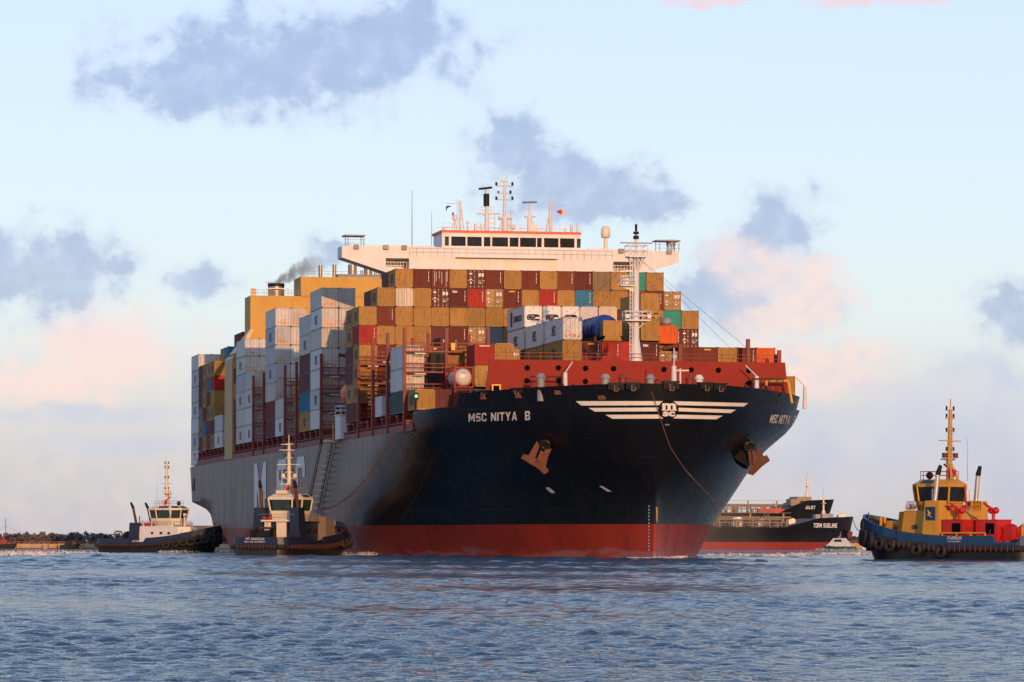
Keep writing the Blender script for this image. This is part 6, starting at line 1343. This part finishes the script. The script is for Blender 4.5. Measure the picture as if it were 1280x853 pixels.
def person(loc, rz, cloth, label, lean=0.0, armf=.3):
    J = {'pelvis': (0, 0, .95), 'waist': (0, .02, 1.12), 'chest': (0, .04 + lean * .5, 1.35), 'neck': (0, .05 + lean, 1.5), 'head': (0, .04 + lean, 1.62), 'crown': (0, .04 + lean, 1.74),
         'hl': (-.1, 0, .9), 'kl': (-.11, -.03, .5), 'al': (-.12, .02, .08), 'tl': (-.12, -.14, .04), 'hr': (.1, 0, .9), 'kr': (.12, -.03, .5), 'ar': (.14, .02, .08), 'tr': (.15, -.14, .04),
         'sl': (-.19, .04 + lean, 1.42), 'el': (-.26, .02 - armf * .3, 1.15), 'wl': (-.22, -armf, 1.05), 'fl': (-.2, -armf - .09, 1.05), 'sr': (.19, .04 + lean, 1.42), 'er': (.27, .0, 1.15), 'wr': (.24, -armf * .7, 1.0), 'fr': (.23, -armf * .7 - .08, .96)}
    R_ = dict(pelvis=.14, waist=.13, chest=.155, neck=.06, head=.098, crown=.07, hl=.09, kl=.062, al=.045, tl=.035, hr=.09, kr=.062, ar=.045, tr=.035, sl=.065, el=.045, wl=.034, fl=.03, sr=.065, er=.045, wr=.034, fr=.03)
    E = [('pelvis', 'waist'), ('waist', 'chest'), ('chest', 'neck'), ('neck', 'head'), ('head', 'crown'), ('pelvis', 'hl'), ('hl', 'kl'), ('kl', 'al'), ('al', 'tl'), ('pelvis', 'hr'), ('hr', 'kr'), ('kr', 'ar'), ('ar', 'tr'), ('chest', 'sl'), ('sl', 'el'), ('el', 'wl'), ('wl', 'fl'), ('chest', 'sr'), ('sr', 'er'), ('er', 'wr'), ('wr', 'fr')]
    ks = list(J); me = bpy.data.meshes.new('person'); me.from_pydata([J[k] for k in ks], [(ks.index(a_), ks.index(b_)) for a_, b_ in E], [])
    o = bpy.data.objects.new('person', me); COL.objects.link(o); sk = o.modifiers.new('skin', 'SKIN'); o.modifiers.new('s', 'SUBSURF').levels = 1
    for i, k in enumerate(ks): me.skin_vertices[0].data[i].radius = (R_[k], R_[k]); me.skin_vertices[0].data[i].use_root = (k == 'pelvis')
    m2 = bpy.data.meshes.new_from_object(o.evaluated_get(bpy.context.evaluated_depsgraph_get())); m2.materials.clear(); m2.materials.append(cloth); m2.materials.append(M['skin']); m2.materials.append(M['hair'])
    for p in m2.polygons: c = p.center; p.material_index = 2 if (c.z > 1.68 or (c.z > 1.58 and c.y > .09 + lean)) else (1 if (c.z > 1.5 or (abs(c.x) > .17 and c.z < 1.08 and c.y < -.1 and c.z > .9)) else 0); p.use_smooth = True
    o.modifiers.clear(); o.data = m2; o.location = loc; o.rotation_euler = (0, 0, rz); tag(o, label, 'person'); return o
for x, cl, lab, rz, ln, ar in ((834.5, M['navycloth'], 'person in navy overalls bending over the rail of the right bridge wing', .2, -.12, .4), (838.5, M['khaki'], 'person in a khaki shirt under the right wing canopy, left of two', -.3, 0, .25), (842.0, M['khaki'], 'person in khaki standing at the far right end of the bridge wing', .5, -.05, .3)):
    v, z = SP(x, 309, UB + 1.0); person(ship2w(v, UB + 1.0, 43.17), ALPHA + rz, cl, lab, ln, ar)
# exhaust smoke drifting right from the funnel
def smoke():
    m = bpy.data.materials.new('smoke'); m.use_nodes = True; t = m.node_tree; t.nodes.clear(); out = nn(t, 'ShaderNodeOutputMaterial'); pv = nn(t, 'ShaderNodeVolumePrincipled'); pv.inputs['Color'].default_value = (.40, .34, .36, 1)
    tcn = nn(t, 'ShaderNodeTexCoord'); sp = nn(t, 'ShaderNodeSeparateXYZ'); t.links.new(tcn.outputs['Object'], sp.inputs[0])
    # plume axis bends from the pipe mouth up and to the right
    ax = math_(t, 'MULTIPLY', math_(t, 'POWER', math_(t, 'MAXIMUM', sp.outputs[0], 0.0), .62), 1.05)
    dz = math_(t, 'SUBTRACT', sp.outputs[2], ax); rad_ = math_(t, 'ADD', 1.0, math_(t, 'MULTIPLY', sp.outputs[0], .20))
    rr_ = math_(t, 'DIVIDE', math_(t, 'SQRT', math_(t, 'ADD', math_(t, 'MULTIPLY', dz, dz), math_(t, 'MULTIPLY', sp.outputs[1], sp.outputs[1]))), rad_)
    n = noise(t, tcn.outputs['Object'], .75, 5, .6).outputs[0]
    d = smooth(t, math_(t, 'ADD', math_(t, 'SUBTRACT', 1.0, rr_), math_(t, 'MULTIPLY', math_(t, 'SUBTRACT', n, .5), 2.4)), -.05, .8)
    fade = smooth(t, sp.outputs[0], 9.5, -1.0); edge = smooth(t, sp.outputs[0], -2.6, -.6)
    t.links.new(math_(t, 'MULTIPLY', math_(t, 'MULTIPLY', d, math_(t, 'MULTIPLY', fade, edge)), 1.1), pv.inputs['Density']); t.links.new(pv.outputs[0], out.inputs['Volume'])
    v, z = SP(346.5, 354, UF + 4); q = MB(); q.box(-3, 11, -3.5, 3.5, 0, 7.5); o = q.build('smoke', m, None, ship2w(v, UF + 4, z1 + 2.3), ALPHA); tag(o, 'grey exhaust smoke drifting right from the black-capped funnel', 'smoke', kind='stuff')
smoke()
# foam where hulls meet the water
M['foam'] = paint('foam', (.62, .58, .56), .9, .1, .1, streak=False)
def foam(pts, w, hgt, label, big=1.0):
    vs, fs = [], []; rs = np.random.RandomState(len(pts) + int(abs(pts[0][0]) * 10))
    for i in range(len(pts) - 1):
        a_, b_ = Vector(pts[i]), Vector(pts[i + 1]); n = int((b_ - a_).length / .03)
        for k in range(n):
            c = a_.lerp(b_, rs.rand()) + Vector((rs.normal() * w * .35, rs.normal() * w, rs.rand() ** 2 * hgt)); s = rs.uniform(.04, .15) * big; o = len(vs)
            d1 = Vector((rs.normal(), rs.normal() * .6, rs.normal() * .45)).normalized() * s * 1.6; d2 = Vector((rs.normal(), rs.normal(), rs.normal())).normalized() * s * .7
            vs += [tuple(c + d1), tuple(c + d2), tuple(c - d1), tuple(c - d2 * .8)]; fs.append((o, o + 1, o + 2, o + 3))
    me = bpy.data.meshes.new('foam'); me.from_pydata(vs, [], fs); me.materials.append(M['foam']); o = bpy.data.objects.new('foam', me); COL.objects.link(o); tag(o, label, 'foam', kind='stuff')
st_ = [ship2w(-.3, 5.9, .05), ship2w(1.5, 6.6, .05), ship2w(3.2, 9.5, .05), ship2w(7.0, 20, .05)]; foam(st_, .35, .22, 'foam along the stem of the big ship')
foam([ship2w(-.2, 5.8, .05), ship2w(-3.0, 9.6, .03)], .3, .12, 'foam on the near side of the stem')
foam([WP(425, 694, 560).to_2d().to_3d(), WP(470, 694, 552).to_2d().to_3d()], .9, .5, 'churned foam between the middle tug and the ship')
foam([WP(200, 690, 676).to_2d().to_3d(), WP(285, 690, 690).to_2d().to_3d()], 1.4, .35, 'wash behind the left tug')
for a_, b_, y_, dd in ((-40, 112, 692.2, 5.0), (-60, 60, 694.5, 3.0), (1000, 1082, 693.4, 4.5), (890, 1010, 695.5, 2.5)):
    yh_ = YH + (a_ - 640) * ROLL; Y_ = H * F / (y_ - yh_); foam([WP(a_, y_, Y_).to_2d().to_3d() + Vector((0, 0, .12)), WP(b_, y_, Y_).to_2d().to_3d() + Vector((0, 0, .12))], dd, .10, {-40: 'bright wake streak left of the left tug', -60: 'second wake streak at the far left', 1000: 'bright wake streak left of the yellow tug', 890: 'faint wake streak right of the big bow'}[a_], 2.2)
foam([WP(1020, 688, 975).to_2d().to_3d(), WP(1082, 688, 975).to_2d().to_3d()], 1.6, .5, 'wash around the pilot launch')
